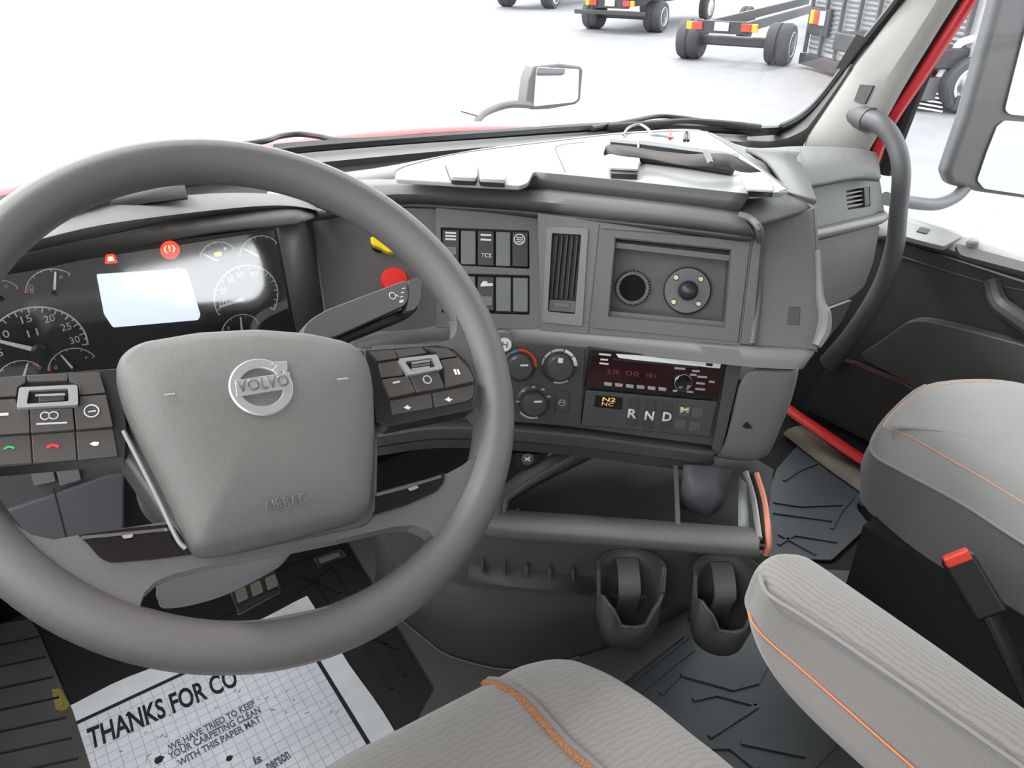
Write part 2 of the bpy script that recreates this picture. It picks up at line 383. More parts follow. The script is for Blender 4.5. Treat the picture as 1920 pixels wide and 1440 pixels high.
strip('red_piping', DP, [(1600, 680), (1690, 712), (1722, 728), (1738, 748)], .003, mat('dull red piping', (.3, .04, .03), .6), door, up=.051)
red = struct(tube('trim_8', [aX(1470, 762, .80), aX(1500, 784, .80), aX(1530, 804, .80), aX(1580, 838, .80), aX(1650, 884, .80), aX(1720, 930, .80)], .017, REDP, seg=10, flat=.5), 'red painted step edge inside the passenger door', 'sill')
struct(tube('trim_9', [aZ(1490, 808, .012), aZ(1560, 862, .012), aZ(1640, 918, .012), aZ(1720, 975, .012)], .035, mat('worn tan sill plate', (.2, .17, .12), .5, var=.3), seg=8, flat=.4), 'worn tan metal door sill plate beside the floor mat', 'sill')
struct(mesh('window_2', [(1.01, .75, .45), (1.01, -.6, .45), (1.01, -.6, 1.5), (1.01, .3, 1.5)], [(0, 1, 2, 3)], glassmat('side glass', (.93, .96, .95))), 'passenger door window glass', 'window')

# ------------------------------------------------------------------ floor coverings
def mat_ribs(name, pl, outer, lines, m, lab, cat, w=.008):
    t = thing(name, lab, cat, tuple(pl.pw(*outer[0])))
    plate('rubber_sheet', pl, outer, m, t, t=.006, up=.008, r=6, bevel=.002)
    for i, L in enumerate(lines): strip('raised_rib', pl, L, w, m, t, t=.004, up=.0112, sm=0, smooth=False)
    return t
mat_ribs('floor_mat', FLOORP, [(-60, 1190), (90, 1150), (650, 1005), (822, 1300), (500, 1700), (-60, 1800)],
         [[(560, 1110), (625, 1060), (760, 1265)], [(735, 1290), (672, 1190), (745, 1215)], [(640, 1215), (700, 1190)], [(595, 1090), (650, 1175)], [(470, 1085), (590, 1040)],
          [(330, 1190), (500, 1120)], [(560, 1075), (640, 1110)]], mat('black rubber mat', (.014, .013, .014), .55, .4, 500),
         'black rubber floor mat under the pedals and the paper mat', 'floor mat', .005)
t = thing('step_mat', 'ribbed dark grey step mat at lower left below the steering wheel', 'mat', tuple(FLOORP.pw(30, 1300)))
SM = PL((0, 0, .02), (0, 0, 1))
plate('rubber_sheet', SM, [(-80, 1185), (55, 1160), (70, 1180), (135, 1330), (170, 1440), (230, 1600), (-80, 1650)], mat('worn grey rubber', (.085, .08, .075), .6, .4, 500, var=.25), t, t=.02, up=0, r=5)
for k in range(9):
    y0 = 1215+k*38
    strip('rib', SM, [(-70, y0+8+k*3), (75+k*12, y0-22)], .004, mat('black rubber mat', (0, 0, 0)), t, up=.001, sm=0)
plate('yellow_stain', SM, [(96, 1292), (112, 1290), (132, 1322), (118, 1334), (104, 1330)], mat('yellow paint stain', (.3, .24, .05), .8, var=.4, vscale=200), t, t=.001, up=.001, r=4)

# engine cover hump: grey side between the driver mat and the centre console
hump = thing('engine_cover', 'grey moulded engine cover hump between the floor mats', 'engine cover', tuple(aZ(880, 1280, 0)))
TUN = mat('hump grey plastic', (.085, .085, .08), .6, .5, 700)
plate('hump_side', FLOORP, [(600, 990), (700, 985), (830, 1040), (1100, 1060), (1300, 1090), (1285, 1190), (1130, 1310), (930, 1500), (700, 1500), (815, 1290), (650, 1010)], TUN, hump, t=.018, up=.02, r=4, bevel=.005, segs=3)
# moulded console foot: a standing wall with a soft lower edge
wl = [(690, 1010), (760, 1030), (840, 1090), (880, 1100), (1000, 1110), (1120, 1118), (1290, 1130)]
A = [aZ(x, y, .25) for x, y in [(700, 985), (790, 1040), (880, 1080), (1000, 1100), (1120, 1112), (1230, 1120), (1330, 1080)]]
B = [aZ(x, y, .10) for x, y in [(705, 1070), (800, 1150), (850, 1175), (950, 1195), (1060, 1190), (1180, 1170), (1300, 1120)]]
Cc = [aZ(x, y, .035) for x, y in [(700, 1110), (795, 1190), (850, 1225), (960, 1248), (1080, 1225), (1200, 1180), (1330, 1110)]]
Dd = [aZ(x, y, .021) for x, y in [(700, 1118), (795, 1197), (848, 1232), (960, 1256), (1085, 1232), (1210, 1186), (1340, 1115)]]
loft('hump_wall', [cr(r, 4) for r in (A, B, Cc, Dd)], TUN, hump, solid=.004, ang=70)
tube('moulded_edge', [p+Vector((0, 0, .001)) for p in Dd[:5]], .0025, mat('edge grey', (.17, .17, .16), .5), hump, seg=6)

mat_ribs('floor_mat', FLOORP, [(1285, 1170), (1395, 1085), (1460, 1062), (1600, 1070), (1560, 1500), (1100, 1600), (1135, 1305)],
         [[(1120, 1330), (1290, 1192)], [(1140, 1345), (1300, 1215)], [(1275, 1262), (1375, 1290), (1420, 1278), (1440, 1240)], 
          [(1300, 1310), (1345, 1300), (1420, 1320)], [(1330, 1380), (1420, 1322)], [(1390, 1390), (1510, 1415)], [(1320, 1400), (1370, 1400), (1420, 1440)], [(1240, 1300), (1275, 1262)]],
         RUBBER, 'dark rubber mat with angular ridges between the seats', 'floor mat')
mat_ribs('floor_mat', FLOORP, [(1455, 880), (1500, 830), (1625, 925), (1630, 985), (1560, 1050), (1440, 1045), (1430, 960)],
         [[(1450, 940), (1500, 948), (1580, 945)], [(1450, 960), (1560, 975)], [(1460, 1020), (1490, 1002), (1570, 1015)], [(1470, 900), (1500, 880), (1540, 865)], [(1460, 1000), (1530, 1038)],
          [(1560, 990), (1575, 960), (1600, 930)]],
         RUBBER, 'dark rubber mat in the passenger footwell', 'floor mat', .006)

# ------------------------------------------------------------------ printed paper mat
pm = thing('paper_mat', 'white paper floor mat with THANKS FOR lettering and shoe marks', 'paper mat', tuple(aZ(400, 1350, .012)))
PA = PL((0, 0, .0165), (0, 0, 1))
paperM = mat('white paper', (.84, .85, .88), .8, var=.06, vscale=30)
c1, c2, c3 = aZ(66, 1350, .0165), aZ(577, 1119, .0165), aZ(742, 1362, .0165)
ux = (c2-c1).normalized(); uy = Vector((ux.y, -ux.x, 0))
def pa(s, t_): q = c1+ux*s+uy*t_; return (q-PA.o).dot(PA.u), (q-PA.o).dot(PA.v)
Wp = (c2-c1).length; Hp = .60
ring = []
for i in range(17): ring.append(pa(Wp*i/16, .003*math.sin(i*1.1)))
for i in range(1, 17): ring.append(pa(Wp-.002+.002*math.sin(i), Hp*i/16))
ring += [pa(0, Hp)]
prism('sheet', PA, ring, [], 0, -.001, paperM, pm, bevel=0)
INK = mat('black ink', (.02, .02, .025), .8)
def rect(s0, t0, s1, t1): return [pa(s0, t0), pa(s1, t0), pa(s1, t1), pa(s0, t1)]
bi, bw = .04, .0065
prism('printed_border', PA, rect(bi, bi, Wp-bi, Hp-bi), [rect(bi+bw, bi+bw, Wp-bi-bw, Hp-bi-bw)], .0008, 0, INK, pm, bevel=0)
gridM = mat('pale grid ink', (.42, .45, .55), .8)
gv = []; gf = []
def gl(a0, b0, a1, b1):
    n = len(gv)
    for a, b in rect(a0, b0, a1, b1): gv.append(PA.w(a, b, .0004))
    gf.append((n, n+1, n+2, n+3))
k = 0
while bi+bw+.016*k < Wp-bi-bw: gl(bi+bw+.016*k, bi+bw, bi+bw+.016*k+.0008, Hp-bi); k += 1
k = 0
while bi+bw+.016*k < Hp-bi-bw: gl(bi+bw, bi+bw+.016*k, Wp-bi-bw, bi+bw+.016*k+.0008); k += 1
mesh('printed_grid', gv, gf, gridM, pm, smooth=False)
def ptext(s, p0, p1, h, m=INK): text('lettering', s, PA, p0, p1, h, m, pm, up=.001, bold=.022)
ptext('THANKS FOR CO', (168, 1405), (448, 1283), .040)
GINK = mat('grey ink', (.16, .16, .19), .8)
ptext('WE HAVE TRIED TO KEEP', (318, 1408), (480, 1322), .0125, GINK)
ptext('YOUR CARPETING CLEAN', (318, 1424), (490, 1335), .0125, GINK)
ptext('WITH THIS PAPER MAT', (336, 1437), (490, 1352), .0125, GINK)
ptext('is', (478, 1434), (492, 1427), .014, GINK)
ptext('person', (505, 1446), (546, 1420), .014, GINK)
smm = mat('brown shoe smudge', (.33, .27, .25), .9)
for i in range(60):
    px, py = random.choice([(280, 1370), (430, 1320), (500, 1300), (300, 1410), (560, 1330), (180, 1435)]); px += random.gauss(0, 30); py += random.gauss(0, 14)
    q = PA.h(px, py); r = random.uniform(.0006, .0022); an = random.random()*3
    ptsb = [(q[0]+math.cos(an)*r*2.2*math.cos(j)-math.sin(an)*r*.5*math.sin(j), q[1]+math.sin(an)*r*2.2*math.cos(j)+math.cos(an)*r*.5*math.sin(j)) for j in (0, 1, 2, 3, 4, 5)]
    prism('dirt_speck', PA, ptsb, [], .0006, 0, smm, pm, bevel=0) if i < 40 else None
for (px, py, r) in [(298, 1425, .008), (430, 1422, .006), (240, 1340, .004)]:
    q = PA.h(px, py); prism('dark_spot', PA, [(q[0]+math.cos(j)*r*(.8 if i % 2 else 1), q[1]+math.sin(j)*r*.8) for i, j in enumerate([0, 1, 2, 3, 4, 5])], [], .0009, 0, INK, pm, bevel=0)

# ------------------------------------------------------------------ pedals and column foot
pd = thing('accelerator_pedal', 'brown-grey ribbed pedal in black frame under the steering column', 'pedal', tuple(aZ(480, 1110, .12)))
PDP = PL(aZ(478, 1105, .12), (0, -.55, .84))
plate('pedal_pad', PDP, [(430, 1112), (450, 1085), (512, 1060), (528, 1108), (446, 1152)], BLACK, pd, t=.012, r=6, bevel=.003)
for k in range(3):
    x = 440+k*28; y = 1108-k*12
    plate('grip', PDP, [(x, y), (x+20, y-9), (x+27, y+14), (x+6, y+24)], mat('worn brown rubber', (.13, .11, .09), .7), pd, t=.004, up=.004, r=4, bevel=.0015)
pd = thing('brake_pedal', 'dark flat pedal higher up beside the column, right of the ribbed pedal', 'pedal', tuple(aZ(620, 1045, .15)))
PDP = PL(aZ(620, 1045, .15), (0, -.55, .84))
plate('pedal_pad', PDP, [(586, 1046), (640, 1028), (652, 1044), (598, 1064)], BLACK, pd, t=.012, r=5, bevel=.003)
plate('grip', PDP, [(596, 1048), (634, 1035), (640, 1043), (602, 1057)], DASHD, pd, t=.004, up=.003, r=3)
# pale shroud below the column
q0 = [aZ(300, 1100, .36), aZ(360, 1080, .36), aZ(440, 1062, .36), aZ(560, 1030, .36)]
q1 = [aZ(286, 1118, .33), aZ(352, 1112, .32), aZ(430, 1095, .32), aZ(540, 1052, .33)]
q2 = [aZ(308, 1150, .30), aZ(352, 1146, .29), aZ(430, 1122, .29), aZ(516, 1075, .31)]
q3 = [p+Vector((0, .06, -.03)) for p in q2]
qq = [p+Vector((0, .05, .06)) for p in q0]
sh = loft('column_cover', [cr(r, 3) for r in (qq, q0, q1, q2, q3)], GREYP, solid=.006, subs=1, ang=80)
tag(sh, 'pale grey smooth cover under the steering column above the pedals', 'column cover')

# ================================================================== DASHBOARD
dash = thing('dashboard', 'charcoal wrap-around truck dashboard with storage top and tray', 'dashboard', (.0, .3, .45))
# --- fascia, brow, riser
FA = [aZ(x, y, z) for x, y, z in [(520, 425, .76), (590, 413, .75), (740, 392, .745), (870, 396, .745), (1000, 406, .745), (1130, 420, .745), (1270, 436, .745), (1417, 452, .745)]]
FB = [aZ(x, y, z) for x, y, z in [(555, 660, .61), (640, 640, .615), (720, 620, .62), (800, 611, .62), (1000, 613, .62), (1105, 622, .62), (1240, 634, .62), (1383, 645, .62)]]
LIP = [aZ(x, y, z) for x, y, z in [(520, 420, .768), (590, 404, .76), (742, 383, .755), (880, 388, .755), (1000, 397, .755), (1130, 411, .755), (1270, 426, .755), (1412, 444, .753)]]
LI2 = [aZ(x, y, z) for x, y, z in [(520, 400, .785), (590, 378, .777), (745, 364, .771), (870, 370, .771), (1000, 378, .771), (1130, 389, .771), (1270, 406, .771), (1404, 424, .768)]]
LI3 = [aZ(x, y, z) for x, y, z in [(520, 382, .79), (600, 358, .783), (750, 347, .779), (870, 352, .779), (1000, 359, .779), (1120, 371, .779), (1270, 390, .779), (1392, 407, .776)]]
RIB = [aZ(x, y, z) for x, y, z in [(500, 360, .79), (600, 340, .785), (742, 336, .78), (870, 345, .78), (985, 350, .78), (1115, 364, .78), (1265, 381, .78), (1385, 397, .778)]]
loft('brow', [cr(r, 4) for r in (LIP, LI2, LI3, RIB)], DASH, dash, solid=.004, ang=75)
und = [p+Vector((.006, .008, -.004)) for p in FA]
loft('brow_underside', [cr(LIP, 4), cr([p+Vector((.004, .014, -.003)) for p in FA], 4)], DASHD, dash, solid=.003)
rb = [RIB[i] for i in (4, 5, 6, 7)]
rt = [aZ(x, y, .80) for x, y in [(1000, 322), (1125, 334), (1275, 350), (1408, 364)]]
loft('riser', [cr(rb, 4), cr(rt, 4)], DASHD, dash, solid=.004)
# tray plateau
tp = [(742, 335), (738, 326), (752, 312), (830, 291), (900, 279), (1040, 262), (1170, 248), (1310, 243), (1335, 250), (1400, 292), (1470, 345), (1480, 356), (1468, 360), (1408, 364), (1275, 350), (1125, 334), (1000, 322), (990, 342), (975, 348), (870, 343)]
TZ = PL((0, 0, .80), (0, 0, 1))
# height of the tray falls a little towards the windshield
TZ = pl3(aZ(1000, 322, .80), aZ(1408, 364, .80), aZ(1310, 243, .788))
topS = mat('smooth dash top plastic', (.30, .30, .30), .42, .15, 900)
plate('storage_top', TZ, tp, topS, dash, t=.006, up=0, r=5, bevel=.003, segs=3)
strip('tray_seam', TZ, [(1060, 322), (1046, 290), (1042, 276), (1060, 270), (1100, 266)], .002, DASHD, dash, up=.0004)
strip('tray_edge', TZ, [(738, 330), (752, 314), (830, 293), (900, 281), (1040, 264), (1170, 250), (1308, 245), (1335, 253), (1400, 295), (1466, 345), (1474, 354), (1462, 358)], .0022, DASHD, dash, up=.0006)
# surrounding top pad: from windshield ledge to the tray, passenger side included
ta = [aZ(x, y, z) for x, y, z in [(560, 330, .775), (700, 316, .775), (900, 279, .77), (1040, 262, .765), (1170, 248, .76), (1310, 243, .745), (1400, 276, .72), (1500, 274, .70), (1600, 277, .69), (1645, 286, .685)]]
tb = [aZ(x, y, z) for x, y, z in [(600, 352, .778), (742, 336, .78), (870, 300, .78), (1040, 280, .78), (1170, 275, .78), (1330, 262, .78), (1420, 320, .775), (1500, 345, .70), (1600, 330, .672), (1652, 332, .66)]]
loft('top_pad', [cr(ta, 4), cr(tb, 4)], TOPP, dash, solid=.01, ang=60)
tc_ = [aZ(x, y, z) for x, y, z in [(1400, 276, .745), (1440, 300, .75), (1475, 352, .778), (1468, 362, .779), (1408, 366, .779), (1392, 404, .778)]]
td_ = [aZ(x, y, z) for x, y, z in [(1500, 285, .70), (1505, 310, .70), (1527, 362, .768), (1525, 385, .768), (1480, 400, .768), (1420, 418, .768)]]
loft('top_corner', [cr(tc_, 4), cr(td_, 4)], TOPP, dash, solid=.006, ang=80)
# --- fascia planes
PA_ = pl3(FB[2], FB[4], FA[3])            # knob area
PB = pl3(aZ(830, 611, .62), aZ(1015, 614, .62), aZ(910, 399, .745))   # switches
PC = pl3(aZ(1030, 617, .62), aZ(1383, 645, .62), aZ(1220, 430, .745)) # vent and storage box
PKN = pl3(aZ(610, 640, .615), aZ(800, 611, .62), aZ(700, 398, .747))
plate('knob_panel', PKN, [(548, 418), (600, 409), (740, 389), (822, 391), (822, 612), (720, 622), (640, 640), (600, 650)], DASH, dash, t=.01)
rec1 = [(826, 426), (992, 432), (993, 504), (828, 496)]; rec2 = [(828, 512), (993, 516), (993, 590), (828, 586)]
plate('switch_panel', PB, [(818, 388), (1012, 400), (1018, 618), (818, 614)], DASH, dash, t=.03, holes=[rec1, rec2], hr=2, bevel=.001)
plate('switch_recess_back', PB.off(-.02), [(815, 415), (1003, 420), (1003, 600), (815, 600)], BLACK, dash, t=.004)
vent = [(1035, 437), (1090, 440), (1078, 589), (1027, 584)]
boxo = [(1153, 445), (1372, 467), (1360, 615), (1140, 594)]
plate('console_panel', PC, [(1008, 399), (1417, 450), (1388, 648), (1012, 620)], DASH, dash, t=.01, holes=[vent, boxo], hr=3, bevel=.001)
strip('panel_seam', PC, [(1124, 420), (1103, 626)], .0015, BLACK, dash, up=.0002, sm=0)
plate('box_frame', PC, [(1127, 430), (1407, 451), (1383, 641), (1105, 614)], DASHM, dash, t=.004, up=.0035, holes=[boxo], hr=2, r=3, bevel=.0015, segs=3)
strip('frame_shadow_gap', PC, [(1127, 429), (1408, 450), (1384, 643)], .0015, BLACK, dash, up=.0003, sm=0)
# vent surround ring
plate('vent_surround', PC, [(1025, 424), (1103, 428), (1092, 612), (1016, 604)], mat('vent surround plastic', (.17, .167, .16), .45, .3), dash, t=.004, up=.003, holes=[vent], hr=3, r=5, bevel=.002, segs=3)
# storage box interior
P2 = PC.off(-.04)
def corner_px(pl, pts, d): return [pl.pw(x, y, -d) for x, y in pts]
f = [PC.pw(x, y, -.001) for x, y in boxo]; bk = [p-PC.n*.042 for p in f]
vs = f+bk
mesh('box_liner', vs, [(0, 1, 5, 4), (1, 2, 6, 5), (2, 3, 7, 6), (3, 0, 4, 7), (4, 5, 6, 7)], mat('box liner plastic', (.10, .10, .098), .6, .4), dash, bevel=0, solid=.002, smooth=False)
def proj_on(P, plane):  # direct foot on the recessed plane
    return P
def deep(px, py, d=.035): return PC.off(-d).h(px, py)
Pd = PC.off(-.038)
strip('box_rail', PC.off(-.012), [(1150, 459), (1368, 484)], .008, DASHM, dash, up=.004, t=.004, sm=0, bevel=.001)
strip('box_rail', PC.off(-.012), [(1142, 588), (1360, 609)], .008, DASHM, dash, up=.004, t=.012, sm=0, bevel=.001)
# ---- right frame column and corner block
plate('frame_column', PC, [(1412, 446), (1430, 436), (1412, 648), (1388, 646)], DASHM, dash, t=.006, up=.002, bevel=.002)
PD = pl3(aZ(1410, 647, .62), aZ(1530, 655, .62), aZ(1470, 412, .755))
plate('corner_block', PD, [(1404, 452), (1400, 430), (1422, 420), (1480, 402), (1527, 388), (1532, 470), (1534, 570), (1544, 610), (1532, 656), (1412, 648)], DASH, dash, t=.03, up=0, r=[0, 4, 6, 0, 6, 0, 0, 10, 6, 0], bevel=.006, segs=3)
plate('square_blank', PD, [(1479, 575), (1501, 575), (1499, 610), (1475, 608)], DASHD, dash, t=.003, up=.0012, r=2)
# brow continues down the right side as a rounded edge
cc = [aZ(1385, 403, .777), aZ(1410, 412, .774), aZ(1424, 432, .765), PD.pw(1424, 470, .004), PD.pw(1420, 560, .004), PD.pw(1410, 645, .004)]
tube('brow_corner', cc, .0045, DASH, dash, seg=10)
# right side of the block turning forward
e0 = [PD.pw(1527, 388), PD.pw(1532, 470), PD.pw(1534, 570), PD.pw(1530, 660)]
e0 = [Vector(v) for v in e0]
loft('block_side', [e0, [p+Vector((.05, .12, 0)) for p in e0], [p+Vector((.10, .42, 0)) for p in e0]], DASH, dash, ang=60, solid=.003)
# light curved end strip running up the block edge
tube('end_strip', [PD.pw(1533, 470, .001), PD.pw(1537, 560, .003), PD.pw(1545, 590, .004), PD.pw(1542, 620, .006), PD.pw(1528, 650, .007)], [.0035, .005, .008, .009, .006], LEDGE, dash, seg=8)
# --- ledge strip
L0 = [(655, 632, .62), (720, 619, .62), (800, 610, .62), (900, 608, .62), (1000, 612, .62), (1133, 622, .62), (1270, 634, .62), (1375, 643, .62), (1450, 650, .62), (1528, 652, .62)]
L1 = [(655, 642, .616), (720, 628, .616), (800, 619, .616), (900, 617, .616), (1000, 622, .616), (1133, 632, .616), (1270, 644, .616), (1375, 655, .616), (1450, 660, .616), (1526, 663, .616)]
L2 = [(655, 662, .602), (720, 646, .602), (800, 636, .602), (900, 632, .602), (1000, 640, .602), (1133, 650, .602), (1270, 662, .602), (1375, 674, .602), (1450, 680, .602), (1512, 682, .602)]
L3 = [(655, 674, .594), (720, 658, .594), (800, 647, .594), (900, 643, .594), (1000, 650, .594), (1133, 660, .594), (1270, 673, .594), (1375, 685, .594), (1450, 691, .594), (1506, 692, .594)]
def sh3(L, dy): return cr([aZ(x, y, z) + Vector((.5, .8, 0))*dy for x, y, z in L], 4)
loft('ledge_strip', [sh3(L0, 0), sh3(L1, 0), sh3(L2, 0), sh3(L3, 0), sh3(L3, .03)], LEDGE, dash, solid=.003, ang=65)
# --- lower panel
LP = PL((-.006, .022, .563), (-.556, -.802, .219))
plate('lower_panel', LP, [(700, 680), (800, 642), (935, 645), (1098, 654), (1105, 652), (1365, 678), (1362, 690), (1345, 850), (960, 812), (805, 815), (700, 830)], DASHD, dash, t=.01, up=-.004)
plate('panel_border', LP, [(1364, 676), (1392, 682), (1352, 850), (1332, 858), (1345, 790)], DASHM, dash, t=.012, up=.002, r=3, bevel=.002)
# lower right corner block
LPD = pl3(aZ(1392, 684, .592), aZ(1505, 690, .592), aZ(1370, 845, .47))
bx = [[LPD.pw(1390, 682), LPD.pw(1450, 690), LPD.pw(1492, 690), LPD.pw(1508, 692, -.012), LPD.pw(1520, 700, -.06)],
      [LPD.pw(1375, 760), LPD.pw(1430, 770), LPD.pw(1475, 765), LPD.pw(1492, 760, -.012), LPD.pw(1505, 765, -.06)],
      [LPD.pw(1362, 820), LPD.pw(1410, 830), LPD.pw(1455, 815), LPD.pw(1470, 810, -.012), LPD.pw(1482, 815, -.06)],
      [LPD.pw(1350, 850), LPD.pw(1400, 858), LPD.pw(1440, 852), LPD.pw(1456, 845, -.012), LPD.pw(1465, 850, -.06)],
      [LPD.pw(1338, 872, -.012), LPD.pw(1390, 880, -.01), LPD.pw(1432, 878, -.012), LPD.pw(1450, 868, -.02), LPD.pw(1458, 870, -.06)],
      [LPD.pw(1335, 872, -.06), LPD.pw(1390, 882, -.06), LPD.pw(1432, 880, -.06), LPD.pw(1450, 872, -.06), LPD.pw(1456, 870, -.08)]]
loft('lower_block', bx, DASH, dash, subs=1, ang=80, solid=.004)
plate('scuff_mark', LPD, [(1392, 800), (1400, 790), (1412, 803), (1400, 804)], BLACK, dash, t=.001, up=.003, r=2)
# bottom shelf strips
S1 = [(700, 812), (805, 797), (900, 797), (960, 800), (1090, 812), (1200, 827), (1335, 845)]
def rowp(dy, off, zs=0): return cr([LP.pw(x, y+dy, off)+Vector((0, 0, zs)) for x, y in S1], 4)
loft('lower_drawer', [rowp(-8, -.004), rowp(-1, .010), rowp(3, .012), rowp(22, .008), rowp(24, .002), rowp(26, .006), rowp(46, -.004), rowp(56, -.03)], DASHD, dash, solid=.003, ang=35)
strip('drawer_highlight', LP, [(960, 824), (1090, 836), (1335, 870)], .001, DASHM, dash, up=.006, sm=3)
# --- passenger side
PS = PL(aY(1560, 400, .2), (-.12, -.97, .2))
pas = [[(1480, 364), (1508, 357), (1570, 344), (1633, 330), (1652, 335)], [(1490, 440), (1533, 428), (1590, 415), (1646, 403), (1656, 398)]]
def band(name, a, b, u0, u1, m, **k): return loft(name, [[PS.pw(x, y, u0) for x, y in a], [PS.pw(x, y, u1) for x, y in b]], m, dash, solid=.02, **k)
vt = [(1586, 357), (1631, 350), (1632, 386), (1590, 396)]
plate('vent_panel', PS, [(1470, 366), (1508, 357), (1633, 330), (1650, 336), (1658, 396), (1646, 404), (1533, 428), (1470, 440)], mat('passenger panel', (.22, .225, .225), .5, .3), dash, t=.03, up=0, holes=[vt], bevel=.002, r=[0, 0, 4, 6, 4, 0, 0, 0])
pv = thing('air_vent', 'small black vent with horizontal slats on the passenger side of the dash', 'air vent', tuple(PS.pw(1610, 392)))
plate('vent_backing', PS.off(-.012), [(1578, 352), (1640, 344), (1642, 394), (1582, 404)], BLACK, pv, t=.004)
for k in range(5):
    y = 362+k*8.2; plate('slat', PS, [(1586, y), (1620, y-6), (1620, y-3), (1586, y+3)], mat('vent slat light grey', (.3, .3, .3), .4), pv, t=.01, up=-.001, bevel=.0004)
plate('thumb_wheel', PS, [(1620, 352), (1630, 351), (1631, 384), (1622, 387)], ROCKD, pv, t=.01, up=.003, bevel=.001)
tube('passenger_trim_bar', [PS.pw(x, y, .006) for x, y in [(1480, 446), (1533, 436), (1590, 423), (1640, 411), (1652, 404)]], .0115, LEDGE, dash, seg=12)
plate('glovebox', PS, [(1480, 458), (1542, 447), (1646, 418), (1652, 425), (1640, 490), (1622, 540), (1596, 562), (1552, 578), (1500, 590)], DASH, dash, t=.03, up=.0, r=[0, 0, 6, 4, 0, 10, 10, 0, 0], bevel=.006, segs=3)
plate('lower_cover', PS, [(1500, 590), (1552, 580), (1598, 563), (1580, 600), (1545, 645), (1500, 680)], DASHM, dash, t=.02, up=-.04)
# instrument hood over the cluster
h0 = [aZ(x, y, z) for x, y, z in [(-90, 470, .83), (0, 432, .83), (60, 418, .83), (150, 392, .83), (350, 366, .82), (480, 362, .80), (560, 372, .785), (610, 400, .775)]]
h1 = [aZ(x, y, z) for x, y, z in [(-90, 500, .83), (0, 462, .83), (60, 452, .83), (200, 420, .825), (400, 394, .81), (520, 385, .795), (585, 392, .78), (600, 402, .77)]]
h2 = [aZ(x, y, z) for x, y, z in [(-90, 520, .82), (0, 486, .82), (60, 470, .82), (200, 440, .815), (400, 407, .80), (540, 394, .785), (585, 398, .772), (597, 408, .765)]]
h3 = [aY(x, y, .26) for x, y in [(-90, 540), (0, 512), (70, 500), (200, 474), (400, 438), (515, 427), (540, 424), (550, 424)]]
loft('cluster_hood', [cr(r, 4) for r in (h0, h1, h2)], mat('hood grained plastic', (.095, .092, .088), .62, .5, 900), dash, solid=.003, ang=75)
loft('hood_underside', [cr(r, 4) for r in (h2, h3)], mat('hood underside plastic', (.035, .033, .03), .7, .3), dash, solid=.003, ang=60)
hb = [p+Vector((0, .14, -.035)) for p in h0]
loft('hood_back', [cr(r, 4) for r in (h0, hb)], DASHD, dash, solid=.003, ang=60)
hA = [aZ(x, y, .835) for x, y in [(170, 390), (250, 368), (345, 347)]]; 
loft('hood_cap', [[aZ(x, y, .825) for x, y in [(100, 420), (200, 392), (352, 370)]], [aZ(x, y, .835) for x, y in [(110, 402), (215, 366), (346, 346)]], [aZ(x, y, .825)+Vector((0, .06, 0)) for x, y in [(110, 402), (215, 366), (346, 346)]]], DASHM, dash, solid=.004, ang=50)
# cheek on the right of the cluster
ck = [[aY(515, 427, .262), aY(552, 625, .262), aY(560, 700, .262)], [PKN.pw(582, 414), PKN.pw(598, 560), PKN.pw(612, 655)]]
loft('cluster_cheek', ck, DASHM, dash, solid=.004)
strip('cheek_edge', PKN, [(578, 415), (600, 520), (616, 640)], .003, mat('cheek edge plastic', (.26, .25, .23), .4), dash, up=.003, bevel=.0008)
# lower left knee panels seen through the wheel
KP = PL((0, .25, .55), (0, -.95, .3))
plate('knee_panel', KP, [(-80, 850), (230, 845), (234, 900), (-80, 1000)], DASHD, dash, t=.01, up=0)
plate('knee_panel_lower', KP, [(-80, 990), (0, 961), (200, 892), (234, 888), (232, 1010), (150, 1060), (-80, 1060)], mat('blue grey knee panel', (.095, .095, .105), .5, .3), dash, t=.02, up=.01, bevel=.003)
strip('knee_seam', KP, [(100, 915), (125, 1010)], .0015, BLACK, dash, up=.0105, sm=0)
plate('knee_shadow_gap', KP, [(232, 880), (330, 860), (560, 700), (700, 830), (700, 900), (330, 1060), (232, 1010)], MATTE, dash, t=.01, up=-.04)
for x in (55, 103):
    sw = plate('rocker_switch', KP, [(x, 874), (x+42, 868), (x+50, 900 if x > 60 else 903), (x+10, 912)], ROCK, None, t=.012, up=.008, r=3, bevel=.0015)
    tag(sw, 'blank grey rocker switch below the left spoke, %s of the pair' % ('left' if x < 60 else 'right'), 'switch', 'blank switches on the knee panel')
# steering column shroud
cs = [[aY(236, 850, .10), aY(300, 860, .08), aY(380, 900, .08)], [aY(240, 905, .14), aY(285, 950, .12), aY(350, 990, .12)], [aY(255, 960, .18), aY(285, 1000, .17), aY(340, 1020, .17)]]
tag(loft('steering_column', cs, DASH, None, solid=.01, subs=1, ang=80), 'charcoal steering column shroud behind the airbag hub', 'steering column')
# lower dash body under the panels (dark cavity walls)
loft('dash_underside', [cr([LP.pw(x, y+40, -.03) for x, y in S1[:-1]]+[LP.pw(1300, 872, -.03)], 3), cr([LP.pw(x-60, y+10, -.16) for x, y in S1[:-1]]+[LP.pw(1240, 850, -.16)], 3)], MATTE, dash, solid=.003)

